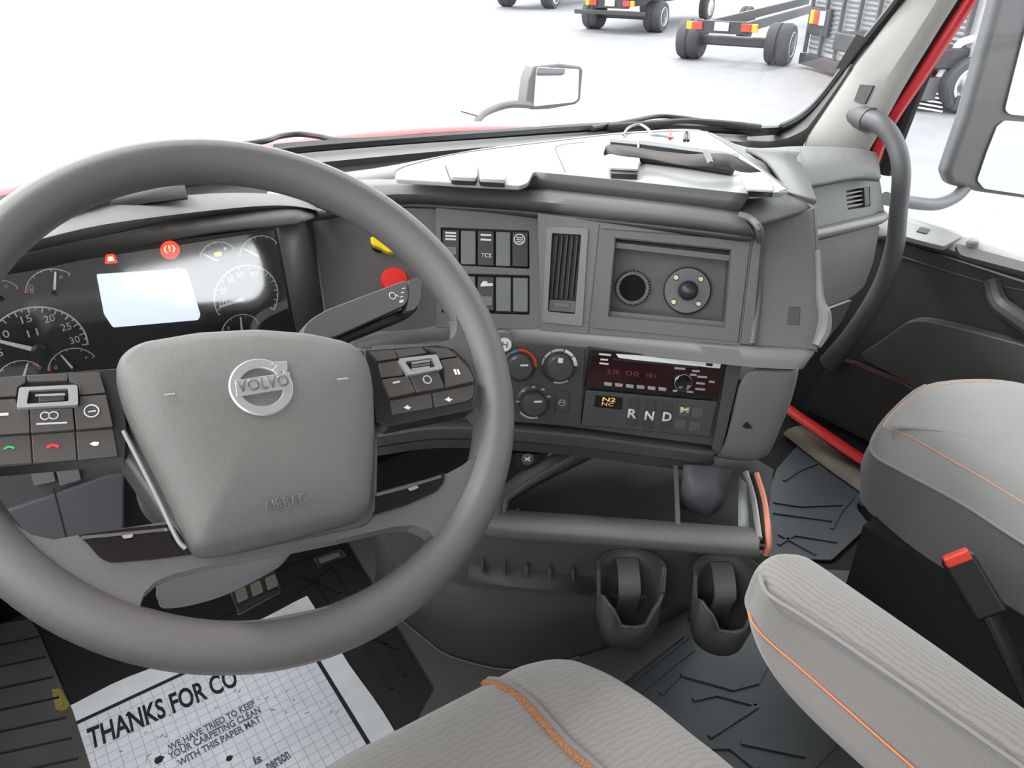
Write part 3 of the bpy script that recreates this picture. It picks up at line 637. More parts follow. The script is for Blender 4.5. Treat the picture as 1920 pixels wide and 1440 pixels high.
# --- centre tray under the fascia
tray = thing('storage_tray', 'open charcoal storage tray below the dashboard with divider and orange side edge', 'storage tray', tuple(aZ(1150, 1000, .33)))
bar = [(905, 976), (930, 981), (1000, 987), (1100, 994), (1250, 1005), (1400, 1017), (1424, 1019)]
def br(dy, z, ox=0): return cr([aZ(x, y+dy, z)+Vector((.55, .8, 0))*ox for x, y in bar], 3)
loft('front_bar', [br(-6, .398, .025), br(-8, .402), br(0, .401), br(8, .398), br(16, .392), br(23, .385), br(28, .378), br(30, .366, .01)], DASH, tray, solid=.003, ang=80)
TR = MATTE
tin = mat('tray liner', (.03, .03, .028), .6, .3)
rim = [(945, 972), (942, 940), (1065, 862), (1300, 860), (1415, 890), (1432, 1008), (1200, 992)]
fl = [aZ(x, y, .37) for x, y in [(945, 985), (1000, 990), (1200, 1003), (1435, 1025), (1450, 880), (1300, 790), (1080, 800), (950, 930)]]
mesh('tray_floor', fl+[p-Vector((0, 0, .006)) for p in fl], [tuple(range(8)), tuple(range(15, 7, -1))]+[(i, (i+1) % 8, 8+(i+1) % 8, 8+i) for i in range(8)], tin, tray, smooth=False)
w1 = [aZ(942, 985, .40), aZ(940, 935, .42), aZ(1062, 862, .46), aZ(1000, 858, .47)]
loft('tray_side', [[aZ(950, 972, .385), aZ(955, 940, .39), aZ(1010, 905, .40), aZ(1180, 822, .40)], [aZ(942, 962, .40), aZ(944, 935, .405), aZ(990, 900, .42), aZ(1075, 850, .44)]], DASHM, tray, solid=.003)
loft('tray_rim', [[aZ(942, 962, .40), aZ(944, 935, .405), aZ(990, 900, .42), aZ(1075, 850, .44)], [aZ(925, 975, .40), aZ(925, 925, .41), aZ(975, 885, .425), aZ(1045, 845, .445)]], TUN, tray, solid=.003)
loft('tray_back', [[aZ(940, 850, .40), aZ(1150, 845, .40), aZ(1420, 850, .38)], [p+Vector((0, 0, .13)) for p in (aZ(940, 850, .40), aZ(1150, 845, .40), aZ(1420, 850, .38))]], MATTE, tray, solid=.003)
loft('tray_divider', [[aZ(1267, 996, .372), aZ(1262, 866, .40)], [aZ(1267, 985, .398), aZ(1262, 860, .44)]], DASHM, tray, solid=.006, smooth=False)
loft('tray_back_cup', [[aZ(1282, 872, .45), aZ(1300, 872, .45), aZ(1340, 876, .45), aZ(1374, 882, .45)], [aZ(1276, 930, .41), aZ(1300, 935, .41), aZ(1340, 937, .41), aZ(1362, 932, .41)],
     [aZ(1276, 952, .385), aZ(1300, 962, .385), aZ(1328, 970, .385), aZ(1352, 954, .385)]], mat('tray cup plastic', (.075, .075, .085), .5, .3), tray, solid=.004, ang=80)
loft('paper_slot', [[aZ(1386, 893, .42), aZ(1398, 905, .42)], [aZ(1384, 950, .40), aZ(1402, 955, .40)], [aZ(1384, 1002, .385), aZ(1407, 1004, .385)]], mat('pale slot panel', (.32, .33, .34), .5), tray, solid=.003)
tube('tray_side_rail', [aZ(x, y, z) for x, y, z in [(1398, 885, .42), (1412, 930, .405), (1420, 980, .40), (1424, 1010, .395)]], .004, LEDGE, tray, seg=8)
tube('orange_edge', [aZ(x, y, z) for x, y, z in [(1418, 888, .42), (1432, 935, .405), (1439, 985, .40), (1441, 1020, .385), (1434, 1040, .37)]], .0042, mat('salmon orange rubber', (.7, .25, .16), .5), tray, seg=8)
tube('dark_edge', [aZ(x, y, z) for x, y, z in [(1411, 888, .418), (1424, 935, .403), (1431, 985, .398), (1432, 1020, .383)]], .004, MATTE, tray, seg=8)
plate('blue_glint_clip', PL((0, 0, .378), (0, 0, 1)), [(960, 958), (974, 952), (972, 957), (962, 962)], mat('blue plastic', (.02, .3, .6), .3), tray, t=.004, r=1)
# console front wall with ribbed shelf below the bar
fw0 = cr([aZ(x, y+28, .38)+Vector((.55, .8, 0))*.02 for x, y in bar], 3)
FWP = PL(aZ(1000, 1030, .37), (-.62, -.78, .1), -.055)
console = thing('console_front', 'dark console wall with small ribbed shelf below the tray bar', 'console', tuple(aZ(1000, 1100, .25)))
plate('wall_panel', FWP, [(700, 960), (920, 990), (1440, 1040), (1420, 1140), (1290, 1135), (1100, 1120), (870, 1100), (740, 1050)], TUN, console, t=.01)
loft('shelf', [[FWP.pw(x, y, 0) for x, y in [(880, 1058), (960, 1064), (1110, 1082)]], [FWP.pw(x, y, .012) for x, y in [(876, 1080), (960, 1090), (1110, 1106)]], [FWP.pw(x, y, 0) for x, y in [(876, 1088), (960, 1098), (1110, 1114)]]], TUN, console, solid=.003, ang=30)
for x in (904, 945, 987, 1031, 1075):
    y = 1060+(x-904)*.09
    plate('shelf_rib', FWP, [(x-3, y-6), (x+3, y-6), (x+3, y+16), (x-3, y+16)], TUN, console, t=.012, up=.012, bevel=.001)
# power socket
t = thing('power_socket', 'round 12 volt power socket on black plate under the dashboard', 'socket', tuple(LP.pw(985, 862)))
SP_ = LP.off(-.015)
plate('socket_plate', SP_, [(966, 849), (1012, 852), (1010, 866), (980, 883), (966, 880)], BLACK, t, t=.006, r=6)
a, b = SP_.h(989, 860); lathe('socket_ring', SP_.w(a, b, 0), SP_.n, [(.0085, 0), (.0085, .003), (.0065, .004), (.006, .0015), (.0001, .0015)], DASHM, t)
strip('socket_mark', SP_, [(984, 864), (994, 857)], .002, WHITE, t, up=.003, sm=0)
strip('socket_mark', SP_, [(984, 858), (994, 864)], .002, WHITE, t, up=.003, sm=0)

# ================================================================== INSTRUMENT CLUSTER
CLP = PL((0, .258, .7), (0, -1, .03))
LT_ = math.radians(14.8)
cl = thing('instrument_cluster', 'black instrument cluster with white dials, red warning lights and bright display', 'instrument cluster', tuple(CLP.pw(300, 560)))
plate('cluster_face', CLP, [(-120, 528), (0, 508), (100, 490), (300, 454), (515, 426), (535, 520), (555, 640), (562, 760), (-120, 800)], mat('dial face black', (.018, .019, .02), .5), cl, t=.01, bevel=0)
FACE = mat('dial print', (.62, .68, .62), .6)
def dial(cx, cy, ex, ey, a0, a1, needle, nums=(), ticks=10, red=None, extra=None, label=None):
    A = CLP; a, b = A.h(cx, cy); e = A.h(ex, ey); R = math.hypot(e[0]-a, e[1]-b)
    g = arc('gauge', A, a, b, R*.965, R, a0, a1, FACE, cl, up=.0012, n=30)
    n = (needle-a0)/(a1-a0)
    vs = []; fs = []
    for i in range(ticks+1):
        t = math.radians(a0+(a1-a0)*i/ticks); L = .86 if i % 2 == 0 else .92; w = R*.012
        c, s = math.cos(t), math.sin(t); k = len(vs)
        for rr, ww in ((L, -w), (1, -w), (1, w), (L, w)): vs.append(A.w(a+c*R*rr-s*ww, b+s*R*rr+c*ww, .0012))
        fs.append((k, k+1, k+2, k+3))
    mesh('tick_marks', vs, fs, FACE, g, solid=.0003, smooth=False)
    if red: arc('red_zone', A, a, b, R*.88, R*.96, red[0], red[1], mat('dial red', (.6, .03, .02), .5), g, up=.0013, n=8)
    t = math.radians(needle); c, s = math.cos(t), math.sin(t); w = max(R*.055, .0011)
    pts = [(a-s*w, b+c*w), (a+c*R*.9-s*w*.5, b+s*R*.9+c*w*.5), (a+c*R*.9+s*w*.5, b+s*R*.9-c*w*.5), (a+s*w, b-c*w)]
    prism('needle', A, pts, [], .0045, .0035, mat('needle white', (.8, .8, .8), .5), g, bevel=0)
    lathe('needle_hub', A.w(a, b, .0005), A.n, [(R*.17, 0), (R*.16, .004), (R*.1, .006), (.0001, .006)], BLACK, g, seg=20)
    for s_, ang, rr in nums:
        t = math.radians(ang); q = A.w(a+math.cos(t)*R*rr, b+math.sin(t)*R*rr, 0); hh = R*.165
        wv_ = hh*.62*len(s_); lo = q-A.u*wv_/2-A.v*hh/2; hi = q+A.u*wv_/2-A.v*hh/2
        pp = [proj(lo), proj(hi)]
        text('numeral', s_, A, pp[0], pp[1], hh, FACE, g, up=.0013)
    return g, a, b, R
def proj(P):
    v = P-CAMP; return (960+FPX*v.dot(RT)/v.dot(FW), 720+FPX*v.dot(DN)/v.dot(FW))
dial(72, 655, 165, 638, -10, 190, 146, [('5', 168, .72), ('10', 135, .74), ('15', 92, .74), ('20', 58, .74), ('25', 28, .74), ('30', 0, .74), ('11', 90, .4)], 25)
dial(100, 548, 132, 513, 38, 165, 72, [('0', 162, .75), ('H', 52, .7)], 6, red=(150, 165))
dial(410, 490, 437, 463, 30, 150, 140, [('1', 52, .7)], 6, red=(140, 152))
dial(488, 482, 519, 455, 30, 160, 140, [], 8)
dial(462, 556, 512, 520, -40, 200, 184, [('30', 120, .72), ('50', 95, .72), ('70', 60, .72), ('20', 150, .72), ('10', 180, .72)], 25)
dial(452, 625, 480, 598, 20, 160, 85, [('0', 140, .7)], 6, red=(145, 160))
dial(138, 692, 178, 668, 20, 165, 110, [('0', 155, .7), ('+', 30, .7)], 8, red=(150, 165))
dial(40, 712, 72, 684, 20, 165, 60, [], 8, red=(25, 45))
dial(0, 558, 30, 535, 20, 165, 120, [('H', 50, .7)], 6)
LCD = mat('lit display', (.5, .55, .6), .4, emit=(.78, .88, 1.0), es=1.1)
pan = plate('display', CLP, [(182, 515), (350, 505), (376, 590), (372, 600), (212, 614), (196, 590)], LCD, cl, t=.003, up=.0025, r=4, bevel=0)
text('display_text', 'H   0:35', CLP, (250, 522), (340, 512), .006, FACE, cl, up=.004)
RED_E = mat('lit red lamp', (.6, .02, .01), .4, emit=(1, .05, .03), es=1.6)
REDW = mat('lit pale lamp', (1, .6, .4), .4, emit=(1, .55, .35), es=1.6)
plate('warning_lamp', CLP, [(199, 478), (214, 476), (221, 493), (197, 495)], RED_E, cl, t=.001, up=.002, r=3, bevel=0)
plate('lamp_symbol', CLP, [(203, 482), (211, 481), (215, 489), (202, 490)], REDW, cl, t=.001, up=.0028, bevel=0)
a, b = CLP.h(318, 468); lathe('warning_lamp', CLP.w(a, b, .001), CLP.n, [(.0095, 0), (.0095, .001), (.0001, .001)], RED_E, cl, seg=24)
text('lamp_symbol', '(!)', CLP, (308, 472), (329, 469), .006, REDW, cl, up=.0032)
plate('fuel_lamp', CLP, [(402, 474), (415, 472), (416, 479), (403, 481)], mat('lit amber lamp', (.9, .5, .02), .4, emit=(1, .55, .05), es=1.4), cl, t=.001, up=.005, r=3, bevel=0)
text('small_print', 'LO', CLP, (51, 545), (64, 543), .005, FACE, cl, up=.0015)
LNP = PL((0, .235, .70), (0, -math.cos(LT_), math.sin(LT_)))
plate('dial_cover', LNP, [(-110, 534), (100, 496), (513, 432), (552, 632), (556, 770), (-110, 790)], glassmat('dial cover glass', (.95, .95, .95), .11, .07), cl, t=.0006, bevel=0)

# ================================================================== CONTROLS ON THE FASCIA
def rocker(P, q, m, lab, cat='switch', grp=None):
    t = thing('rocker_switch', lab, cat, tuple(P.pw(*q[0])), grp)
    plate('rocker', P, q, m, t, t=.014, up=0, r=2, bevel=.0012)
    return t
SWP = PB.off(-.004)
def rq(x0, x1, y0, y1, sk): return [(x0, y0), (x1, y0+1), (x1+sk, y1+1), (x0+sk, y1)]
t1 = rocker(SWP, rq(829, 861, 430, 491, -1), ROCKD, 'dark rocker switch with white tyre-chain lettering, first in the upper row')
for y in (436, 442, 448): strip('white_print', SWP, [(835, y), (855, y+1)], .0022, WHITE, t1, sm=0, up=.001)
plate('lens', SWP, [(834, 462), (856, 463), (855, 478), (833, 477)], ROCK, t1, t=.001, up=.001, r=1)
t1 = rocker(SWP, rq(864, 892, 432, 495, 0), ROCK, 'blank grey rocker between the first two dark upper switches')
t1 = rocker(SWP, rq(896, 926, 432, 497, 0), ROCKD, 'dark rocker switch with white TCS lettering in the upper row')
for y in (440, 449): strip('white_print', SWP, [(901, y), (921, y+1)], .0024, WHITE, t1, sm=0, up=.001)
text('lettering', 'TCS', SWP, (902, 482), (921, 483), .0058, WHITE, t1, up=.001, bold=.02)
t1 = rocker(SWP, rq(930, 957, 434, 498, 0), ROCK, 'blank grey rocker left of the switch with the round lamp icon')
t1 = rocker(SWP, rq(961, 990, 434, 499, 0), ROCKD, 'dark rocker switch with round white icon, last in the upper row')
a, b = SWP.h(974, 449)
arc('icon_ring', SWP, a, b, .0062, .0078, 0, 360, WHITE, t1, up=.001)
for d in (-4, 0, 4): strip('icon_bar', SWP, [(968, 449+d), (981, 450+d)], .0013, WHITE, t1, sm=0, up=.001)
t1 = rocker(SWP, rq(832, 860, 516, 579, 0), ROCK, 'blank grey rocker mostly behind the wheel rim in the lower row')
t1 = rocker(SWP, rq(864, 891, 517, 580, 0), ROCK, 'blank grey rocker partly behind the wheel rim, left of the truck icon switch')
t1 = rocker(SWP, rq(896, 926, 518, 581, 0), ROCKD, 'dark rocker switch with white vehicle icon in the lower row')
plate('icon', SWP, [(901, 534), (906, 527), (913, 527), (914, 531), (924, 531), (924, 536), (901, 537)], WHITE, t1, t=.0005, up=.001, bevel=0)
plate('lens', SWP, [(900, 555), (923, 556), (923, 573), (900, 572)], ROCK, t1, t=.001, up=.001, r=1)
t1 = rocker(SWP, rq(930, 958, 519, 583, 0), ROCK, 'blank grey rocker right of the vehicle icon switch')
t1 = rocker(SWP, rq(962, 990, 520, 584, 0), ROCK, 'blank grey rocker at the right end of the lower row')
# air vent
av = thing('air_vent', 'tall black air vent with vertical slats between switches and storage box', 'air vent', tuple(PC.pw(1055, 580)))
VP = PC.off(-.003)
plate('vent_backing', PC.off(-.02), [(1020, 432), (1100, 436), (1088, 596), (1012, 590)], BLACK, av, t=.004)
for i in range(5):
    x = 1045+i*9.6
    plate('slat', VP, [(x-1.6, 441), (x+1.6, 441), (x-9.5, 560), (x-12.7, 560)], mat('slat grey plastic', (.02, .02, .021), .5), av, t=.012, up=0, bevel=.0005)
plate('vent_slider', VP, [(1030, 561), (1081, 564), (1078, 587), (1027, 583)], ROCKD, av, t=.012, up=.001, r=2, bevel=.001)
plate('slider_grip', VP, [(1036, 567), (1070, 569), (1066, 577), (1040, 576)], DASHM, av, t=.003, up=.003, r=3)
# ball mount & cable grommet in the storage box
BP = PC.off(-.0405)
bm_ = thing('ball_mount', 'round dark device mount with ball and four screws in the storage box', 'ball mount', tuple(BP.pw(1288, 580)))
a, b = BP.h(1288, 545); MG = mat('mount dark metal', (.07, .07, .075), .35, metal=.4)
lathe('base_disc', BP.w(a, b, .001), BP.n, [(.031, 0), (.031, .004), (.029, .006), (.012, .006), (.008, .01), (.0075, .018), (.0001, .018)], MG, bm_, seg=40)
prof = [(.0127*math.sin(math.radians(q)), .026-.0127*math.cos(math.radians(q))) for q in range(15, 181, 15)]
lathe('ball', BP.w(a, b, .004), BP.n, prof, mat('ball rubber', (.03, .03, .032), .35), bm_, seg=24)
for dx, dy in ((-1, 1), (1, 1), (-1, -1), (1, -1)):
    lathe('screw', BP.w(a+dx*.016, b+dy*.016, .006), BP.n, [(.0042, 0), (.0042, .002), (.003, .003), (.0001, .003)], mat('brass screw', (.35, .28, .2), .35, metal=.8), bm_, seg=12)
gr = thing('cable_grommet', 'round black cable hole with toothed ring in the storage box', 'grommet', tuple(BP.pw(1188, 570)))
a, b = BP.h(1186, 540)
lathe('ring', BP.w(a, b, .0005), BP.n, [(.0235, 0), (.0235, .003), (.021, .005), (.0175, .005), (.0165, .001), (.0165, 0)], ROCKD, gr, seg=36)
lathe('dark_hole', BP.w(a, b, .0008), BP.n, [(.0165, 0), (.0165, .0006), (.0001, .0006)], mat('hole black', (.002, .002, .002), .9), gr, seg=30)
for k in range(34):
    if k in (11, 12, 13): continue
    t = 2*math.pi*k/34; c, s = math.cos(t), math.sin(t); w = .0009
    pts = [(a+c*.0175-s*w, b+s*.0175+c*w), (a+c*.0225-s*w, b+s*.0225+c*w), (a+c*.0225+s*w, b+s*.0225-c*w), (a+c*.0175+s*w, b+s*.0175-c*w)]
    prism('tooth', BP, pts, [], .0065, .004, DASHM, gr, bevel=0)
# park brake and trailer knobs
kn = thing('parking_brake_knob', 'yellow push-pull knob on black collar, half hidden by the wheel rim', 'knob', tuple(PKN.pw(715, 460)))
a, b = PKN.h(712, 458); lathe('collar', PKN.w(a, b, .0005), PKN.n, [(.012, 0), (.012, .018), (.008, .02), (.0001, .02)], MATTE, kn)
KQ = PKN.off(.03)
plate('knob_cap', PKN, [(694, 444), (704, 442), (726, 452), (744, 462), (742, 473), (726, 473), (712, 464), (697, 459)], YEL, kn, t=.012, up=.034, r=4, bevel=.003, segs=3)
kn = thing('trailer_air_knob', 'red push-pull knob peeking out above the stalk', 'knob', tuple(PKN.pw(735, 540)))
a, b = PKN.h(738, 538); lathe('collar', PKN.w(a, b, .0005), PKN.n, [(.012, 0), (.012, .018), (.008, .02), (.0001, .02)], MATTE, kn)
lathe('knob_cap', PKN.w(a, b, .018), PKN.n, [(.006, 0), (.016, .004), (.018, .010), (.016, .015), (.0001, .016)], REDP, kn)

# stalk
ST = PL(aZ(680, 590, .70), (.1, -.75, .62))
sk = thing('gear_stalk', 'thick grey control stalk behind the wheel with white printed symbols', 'stalk', tuple(ST.pw(600, 620)))
STM = mat('stalk plastic', (.13, .125, .12), .42, .3)
plate('stalk_body', ST, [(566, 640), (570, 612), (586, 596), (614, 580), (755, 527), (764, 526), (766, 560), (760, 572), (636, 628), (600, 640)], STM, sk, t=.018, r=[0, 8, 10, 6, 3, 3, 6, 6, 0, 0], bevel=.003, segs=3)
plate('stalk_tip', ST, [(766, 526), (786, 519), (791, 528), (789, 562), (778, 580), (762, 584), (766, 560)], STM, sk, t=.018, up=-.001, r=3, bevel=.003, segs=3)
plate('stalk_underside', ST, [(600, 645), (764, 575), (783, 568), (785, 578), (770, 592), (636, 645)], BLACK, sk, t=.02, up=-.012, bevel=.003)
for (x, y) in ((757, 541), (755, 549), (753, 557)): strip('printed_mark', ST, [(x-3, y), (x+3, y-1)], .0012, WHITE, sk, sm=0)
a, b = ST.h(736, 555); arc('printed_icon', ST, a, b, .0035, .0046, 0, 360, WHITE, sk)
strip('printed_mark', ST, [(742, 552), (748, 556)], .001, WHITE, sk, sm=0)
plate('printed_dot', ST, [(749, 563), (757, 561), (756, 567), (749, 568)], WHITE, sk, t=.0004, up=.0005, bevel=0)
# small retarder lever at the rim
rl = thing('retarder_lever', 'small blue-grey lever end with round white icon beside the wheel rim', 'lever', tuple(LP.pw(945, 650, .04)))
RP = LP.off(.05)
plate('lever_body', RP, [(905, 640), (925, 622), (952, 621), (966, 634), (962, 652), (948, 664), (915, 666)], mat('lever blue grey', (.12, .135, .15), .4), rl, t=.01, r=10, bevel=.003, segs=3)
a, b = RP.h(946, 646); lathe('icon_disc', RP.w(a, b, 0), RP.n, [(.0085, 0), (.0085, .001), (.0001, .001)], WPLAS, rl, seg=20)
text('icon', 'H', RP, (941, 651), (951, 652), .007, BLACK, rl, up=.0016)

# climate controls
cc_ = thing('climate_control_panel', 'dark climate panel with three round knobs and one small button', 'climate control', tuple(LP.pw(1000, 790)))
plate('panel', LP, [(928, 647), (1097, 656), (1089, 800), (935, 790)], mat('climate panel plastic', (.048, .048, .047), .45, .2), cc_, t=.004, up=.0045, r=4, bevel=.001)
KP_ = LP.off(.0045)
def knob(cx, cy, r, ring, name, lab=None, ink=None):
    a, b = KP_.h(cx, cy)
    g = lathe(name, KP_.w(a, b, 0), KP_.n, [(ring, 0), (ring, .002), (ring-.0035, .004), (ring-.004, .003), (r, .003), (r*.97, .014), (r*.9, .016), (.0001, .0165)], ROCKD, cc_, seg=40)
    if lab: g['label'] = lab
    return g, a, b
g, a, b = knob(974, 684, .0165, .0225, 'control_knob', 'temperature knob with blue and red scale')
arc('red_scale', KP_, a, b, .0185, .0225, -8, 95, mat('scale red', (.65, .06, .03), .5), g, up=.0055); arc('blue_scale', KP_, a, b, .0188, .0212, 97, 125, mat('scale blue', (.05, .3, .5), .5), g, up=.0055)
P_ = KP_.off(.0168); x_, y_ = P_.h(983, 685); prism('pointer', P_, [(x_-.005, y_-.0012), (x_+.005, y_-.0012), (x_+.005, y_+.0012), (x_-.005, y_+.0012)], [], .0005, 0, WHITE, g, bevel=0)
g, a, b = knob(1048, 685, .0175, .0235, 'control_knob', 'fan knob with stepped white scale')
GSC = mat('scale grey', (.4, .4, .4), .5)
for k, (s0, e0_, w) in enumerate([(150, 172, .002), (120, 146, .0028), (75, 116, .0034), (38, 71, .004), (0, 34, .0048)]): arc('white_scale', KP_, a, b, .0235-w, .0235, s0, e0_, GSC if k < 3 else WHITE, g, up=.0058)
arc('lower_rim', KP_, a, b, .021, .0235, 250, 300, GSC, g, up=.0056)
plate('fan_icon', KP_, [(1047, 671), (1056, 672), (1055, 681), (1046, 680)], WHITE, g, t=.0004, up=.0175, bevel=0)
g, a, b = knob(1000, 752, .0165, .0232, 'control_knob', 'air direction knob with white icons around it')
for an in (20, 55, 90, 130, 175): 
    t = math.radians(an); q = (a+math.cos(t)*.0212, b+math.sin(t)*.0212); prism('direction_icon', KP_, [(q[0]-.0022, q[1]-.0012), (q[0]+.0022, q[1]-.0012), (q[0]+.0022, q[1]+.0012), (q[0]-.0022, q[1]+.0012)], [], .0056, .005, GSC, g, bevel=0)
arc('lower_rim', KP_, a, b, .0205, .0232, 215, 285, GSC, g, up=.0056)
x_, y_ = P_.h(1009, 753); prism('pointer', P_, [(x_-.005, y_-.0012), (x_+.005, y_-.0012), (x_+.005, y_+.0012), (x_-.005, y_+.0012)], [], .0005, 0, WHITE, g, bevel=0)
g = plate('button', KP_, [(1044, 732), (1068, 735), (1065, 775), (1041, 772)], ROCKD, cc_, t=.004, up=.003, r=2, bevel=.0008)
a, b = KP_.h(1053, 754); arc('button_icon', KP_, a, b, .0035, .0046, 0, 360, GSC, g, up=.0035); strip('button_icon', KP_, [(1047, 754), (1060, 755)], .001, GSC, g, sm=0, up=.0035)

# radio
rd = thing('car_radio', 'black CD radio with chrome top strip, dial and row of preset buttons', 'radio', tuple(LP.pw(1228, 745)))
plate('body', LP, [(1107, 655), (1361, 679), (1346, 751), (1097, 729)], GLOSSB, rd, t=.02, up=.008, r=2, bevel=.0015)
RF = LP.off(.008)
plate('front_glass', RF, [(1111, 667), (1356, 691), (1345, 742), (1100, 719)], mat('dark red display glass', (.022, .004, .006), .1), rd, t=.001, up=.001, bevel=0)
plate('chrome_strip', RF, [(1155, 664), (1190, 666), (1352, 682), (1350, 691), (1190, 675), (1160, 671)], WPLAS, rd, t=.002, up=.003, r=2)  # white plastic: the chrome's bright reflection is put into the colour
plate('disc_slot', RF, [(1150, 671), (1310, 687), (1309, 691), (1149, 675)], BLACK, rd, t=.002, up=.0026, bevel=0)
text('maker_print', 'Panasonic', RF, (1122, 666), (1146, 668), .0035, WHITE, rd, up=.0016) if False else strip('printed_word', RF, [(1123, 664), (1146, 666)], .0022, WHITE, rd, sm=0, up=.0016)
for (x0, y0, x1, y1) in [(1126, 674, 1140, 675), (1124, 681, 1141, 683)]: strip('printed_word', RF, [(x0, y0), (x1, y1)], .002, WHITE, rd, sm=0, up=.0016)
DISP = mat('faint red digits', (.1, .02, .03), .3, emit=(.5, .12, .16), es=.22)
text('display_digits', '2:20   CH2   10:1', RF, (1138, 700), (1229, 709), .006, DISP, rd, up=.0016)
for i in range(6):
    x = 1141+i*20.4; y = 720+i*1.9
    g = plate('preset_button', RF, [(x-8, y-3.5), (x+7, y-2), (x+6, y+4.5), (x-8, y+3)], SILV, rd, t=.002, up=.0025, r=2, bevel=.0005)
a, b = RF.h(1279, 716)
g = lathe('volume_dial', RF.w(a, b, .001), RF.n, [(.0125, 0), (.0125, .003), (.010, .006), (.006, .004), (.0001, .0045)], GLOSSB, rd, seg=30)
lathe('dial_ring', RF.w(a, b, .004), RF.n, [(.0118, 0), (.0118, .0012), (.0105, .0018), (.0103, 0)], SILV, g, seg=30)
for (x, y, w) in [(1275, 691, 10), (1305, 696, 7), (1300, 703, 6), (1317, 707, 9), (1314, 719, 8), (1313, 730, 9), (1294, 735, 6), (1335, 716, 5), (1266, 733, 4)]:
    strip('small_button', RF, [(x-w, y-w*.08), (x+w, y+w*.08)], .0026, SILV, rd, sm=0, up=.0024, t=.002)
plate('eject_button', RF, [(1325, 681), (1337, 682), (1336, 687), (1324, 686)], GLOSSB, rd, t=.002, up=.0045, r=1)

# gear selector panel
gs = thing('gear_selector', 'dark push-button gear selector with R N D and M buttons under the radio', 'gear selector', tuple(LP.pw(1215, 815)))
plate('panel', LP, [(1099, 731), (1346, 753), (1331, 820), (1090, 798)], mat('selector plastic', (.06, .062, .064), .4, .2), gs, t=.01, up=.006, r=3, bevel=.002)
GF = LP.off(.006)
g = plate('display', GF, [(1117, 741), (1168, 746), (1166, 768), (1114, 763)], GLOSSB, gs, t=.001, up=.001, r=1, bevel=0)
AMB = mat('amber digits', (.5, .3, .12), .4, emit=(.9, .55, .25), es=.55)
text('display_digits', 'N2', GF, (1129, 752), (1154, 754), .0055, AMB, g, up=.0016, bold=.02); text('display_digits', 'NC', GF, (1128, 760), (1150, 762), .0045, AMB, g, up=.0016)
LB = mat('white letter', (.72, .74, .7), .5)
for ch, x0, x1, y0, y1, tx, ty in (('R', 1182, 1199, 746, 798, 1176, 783), ('N', 1213, 1231, 750, 802, 1208, 787), ('D', 1245, 1262, 753, 804, 1241, 789)):
    g = plate('gear_button', GF, [(x0, y0), (x1, y0+2), (x1-6, y1+1), (x0-7, y1-1)], ROCKD, gs, t=.004, up=.002, r=2, bevel=.0008)
    text('letter', ch, GF, (tx, ty), (tx+17, ty+1.5), .0125, LB, g, up=.0028, bold=.03)
for x, y, ch in ((1274, 762, 'M'), (1298, 764, ''), (1266, 786, ''), (1294, 789, '')):
    g = plate('gear_button', GF, [(x, y), (x+22, y+2), (x+18, y+20), (x-3, y+18)], mat('small button grey', (.085, .09, .095), .4), gs, t=.003, up=.0015, r=2, bevel=.0006)
    if ch: text('letter', ch, GF, (1275, 773), (1291, 774), .0075, mat('yellow letter', (.65, .7, .4), .5), g, up=.0022, bold=.03)

# ================================================================== STEERING WHEEL
WC = Vector((-.534, 0, .760)); WN = Vector((.012, -.652, .758)).normalized()
WP = PL(WC, WN)
sw = thing('steering_wheel', 'large charcoal steering wheel with silver round emblem and button clusters', 'steering wheel', tuple(WC))
RM = .2095; rr = .0195
def wp(t, r=RM, h=0): return WP.w(math.cos(t)*r, math.sin(t)*r, h)
rows = []
for i in range(129):
    t = 2*math.pi*(i % 128)/128; row = []
    for j in range(16):
        q = 2*math.pi*j/16; row.append(wp(t, RM+math.cos(q)*rr*.93, math.sin(q)*rr*1.12))
    rows.append(row)
loft('rim', rows, WHEELM, sw, closed=True, ang=80)
def on_rim(deg, r=RM): return proj(wp(math.radians(deg), r))
low = [(-35, 958), (20, 978), (60, 1003), (100, 1012), (142, 1004), (330, 975), (420, 1020), (560, 985), (700, 925), (838, 888), (866, 873), (886, 858), (912, 850)]
rimarc = [on_rim(d) for d in range(-40, -178, -6)]
hole = [(262, 1138), (270, 1112), (292, 1090), (325, 1076), (400, 1058), (520, 1034), (640, 1010), (735, 988), (775, 984), (805, 996), (824, 1018), (826, 1040), (806, 1064), (760, 1092), (650, 1130), (500, 1160), (400, 1170), (320, 1168), (280, 1158)]
# the lower spokes flow into the rim
low_pts = [on_rim(-178, RM)]+low+rimarc
plate('lower_spoke', WP, low_pts, WHEELM, sw, t=.020, up=.011, holes=[hole], bevel=.0095, segs=4, hr=4, r=0)
ru = [on_rim(4), (868, 572), (854, 586), (857, 604), (856, 620), (850, 632), (841, 637), (824, 643), (700, 648), (700, 690), (880, 690), (893, 718), (887, 768), (897, 780), (918, 800)] + [on_rim(d) for d in range(-34, 5, 5)]
plate('upper_spoke', WP, ru, WHEELM, sw, t=.018, up=.007, bevel=.006, segs=4, r=2)
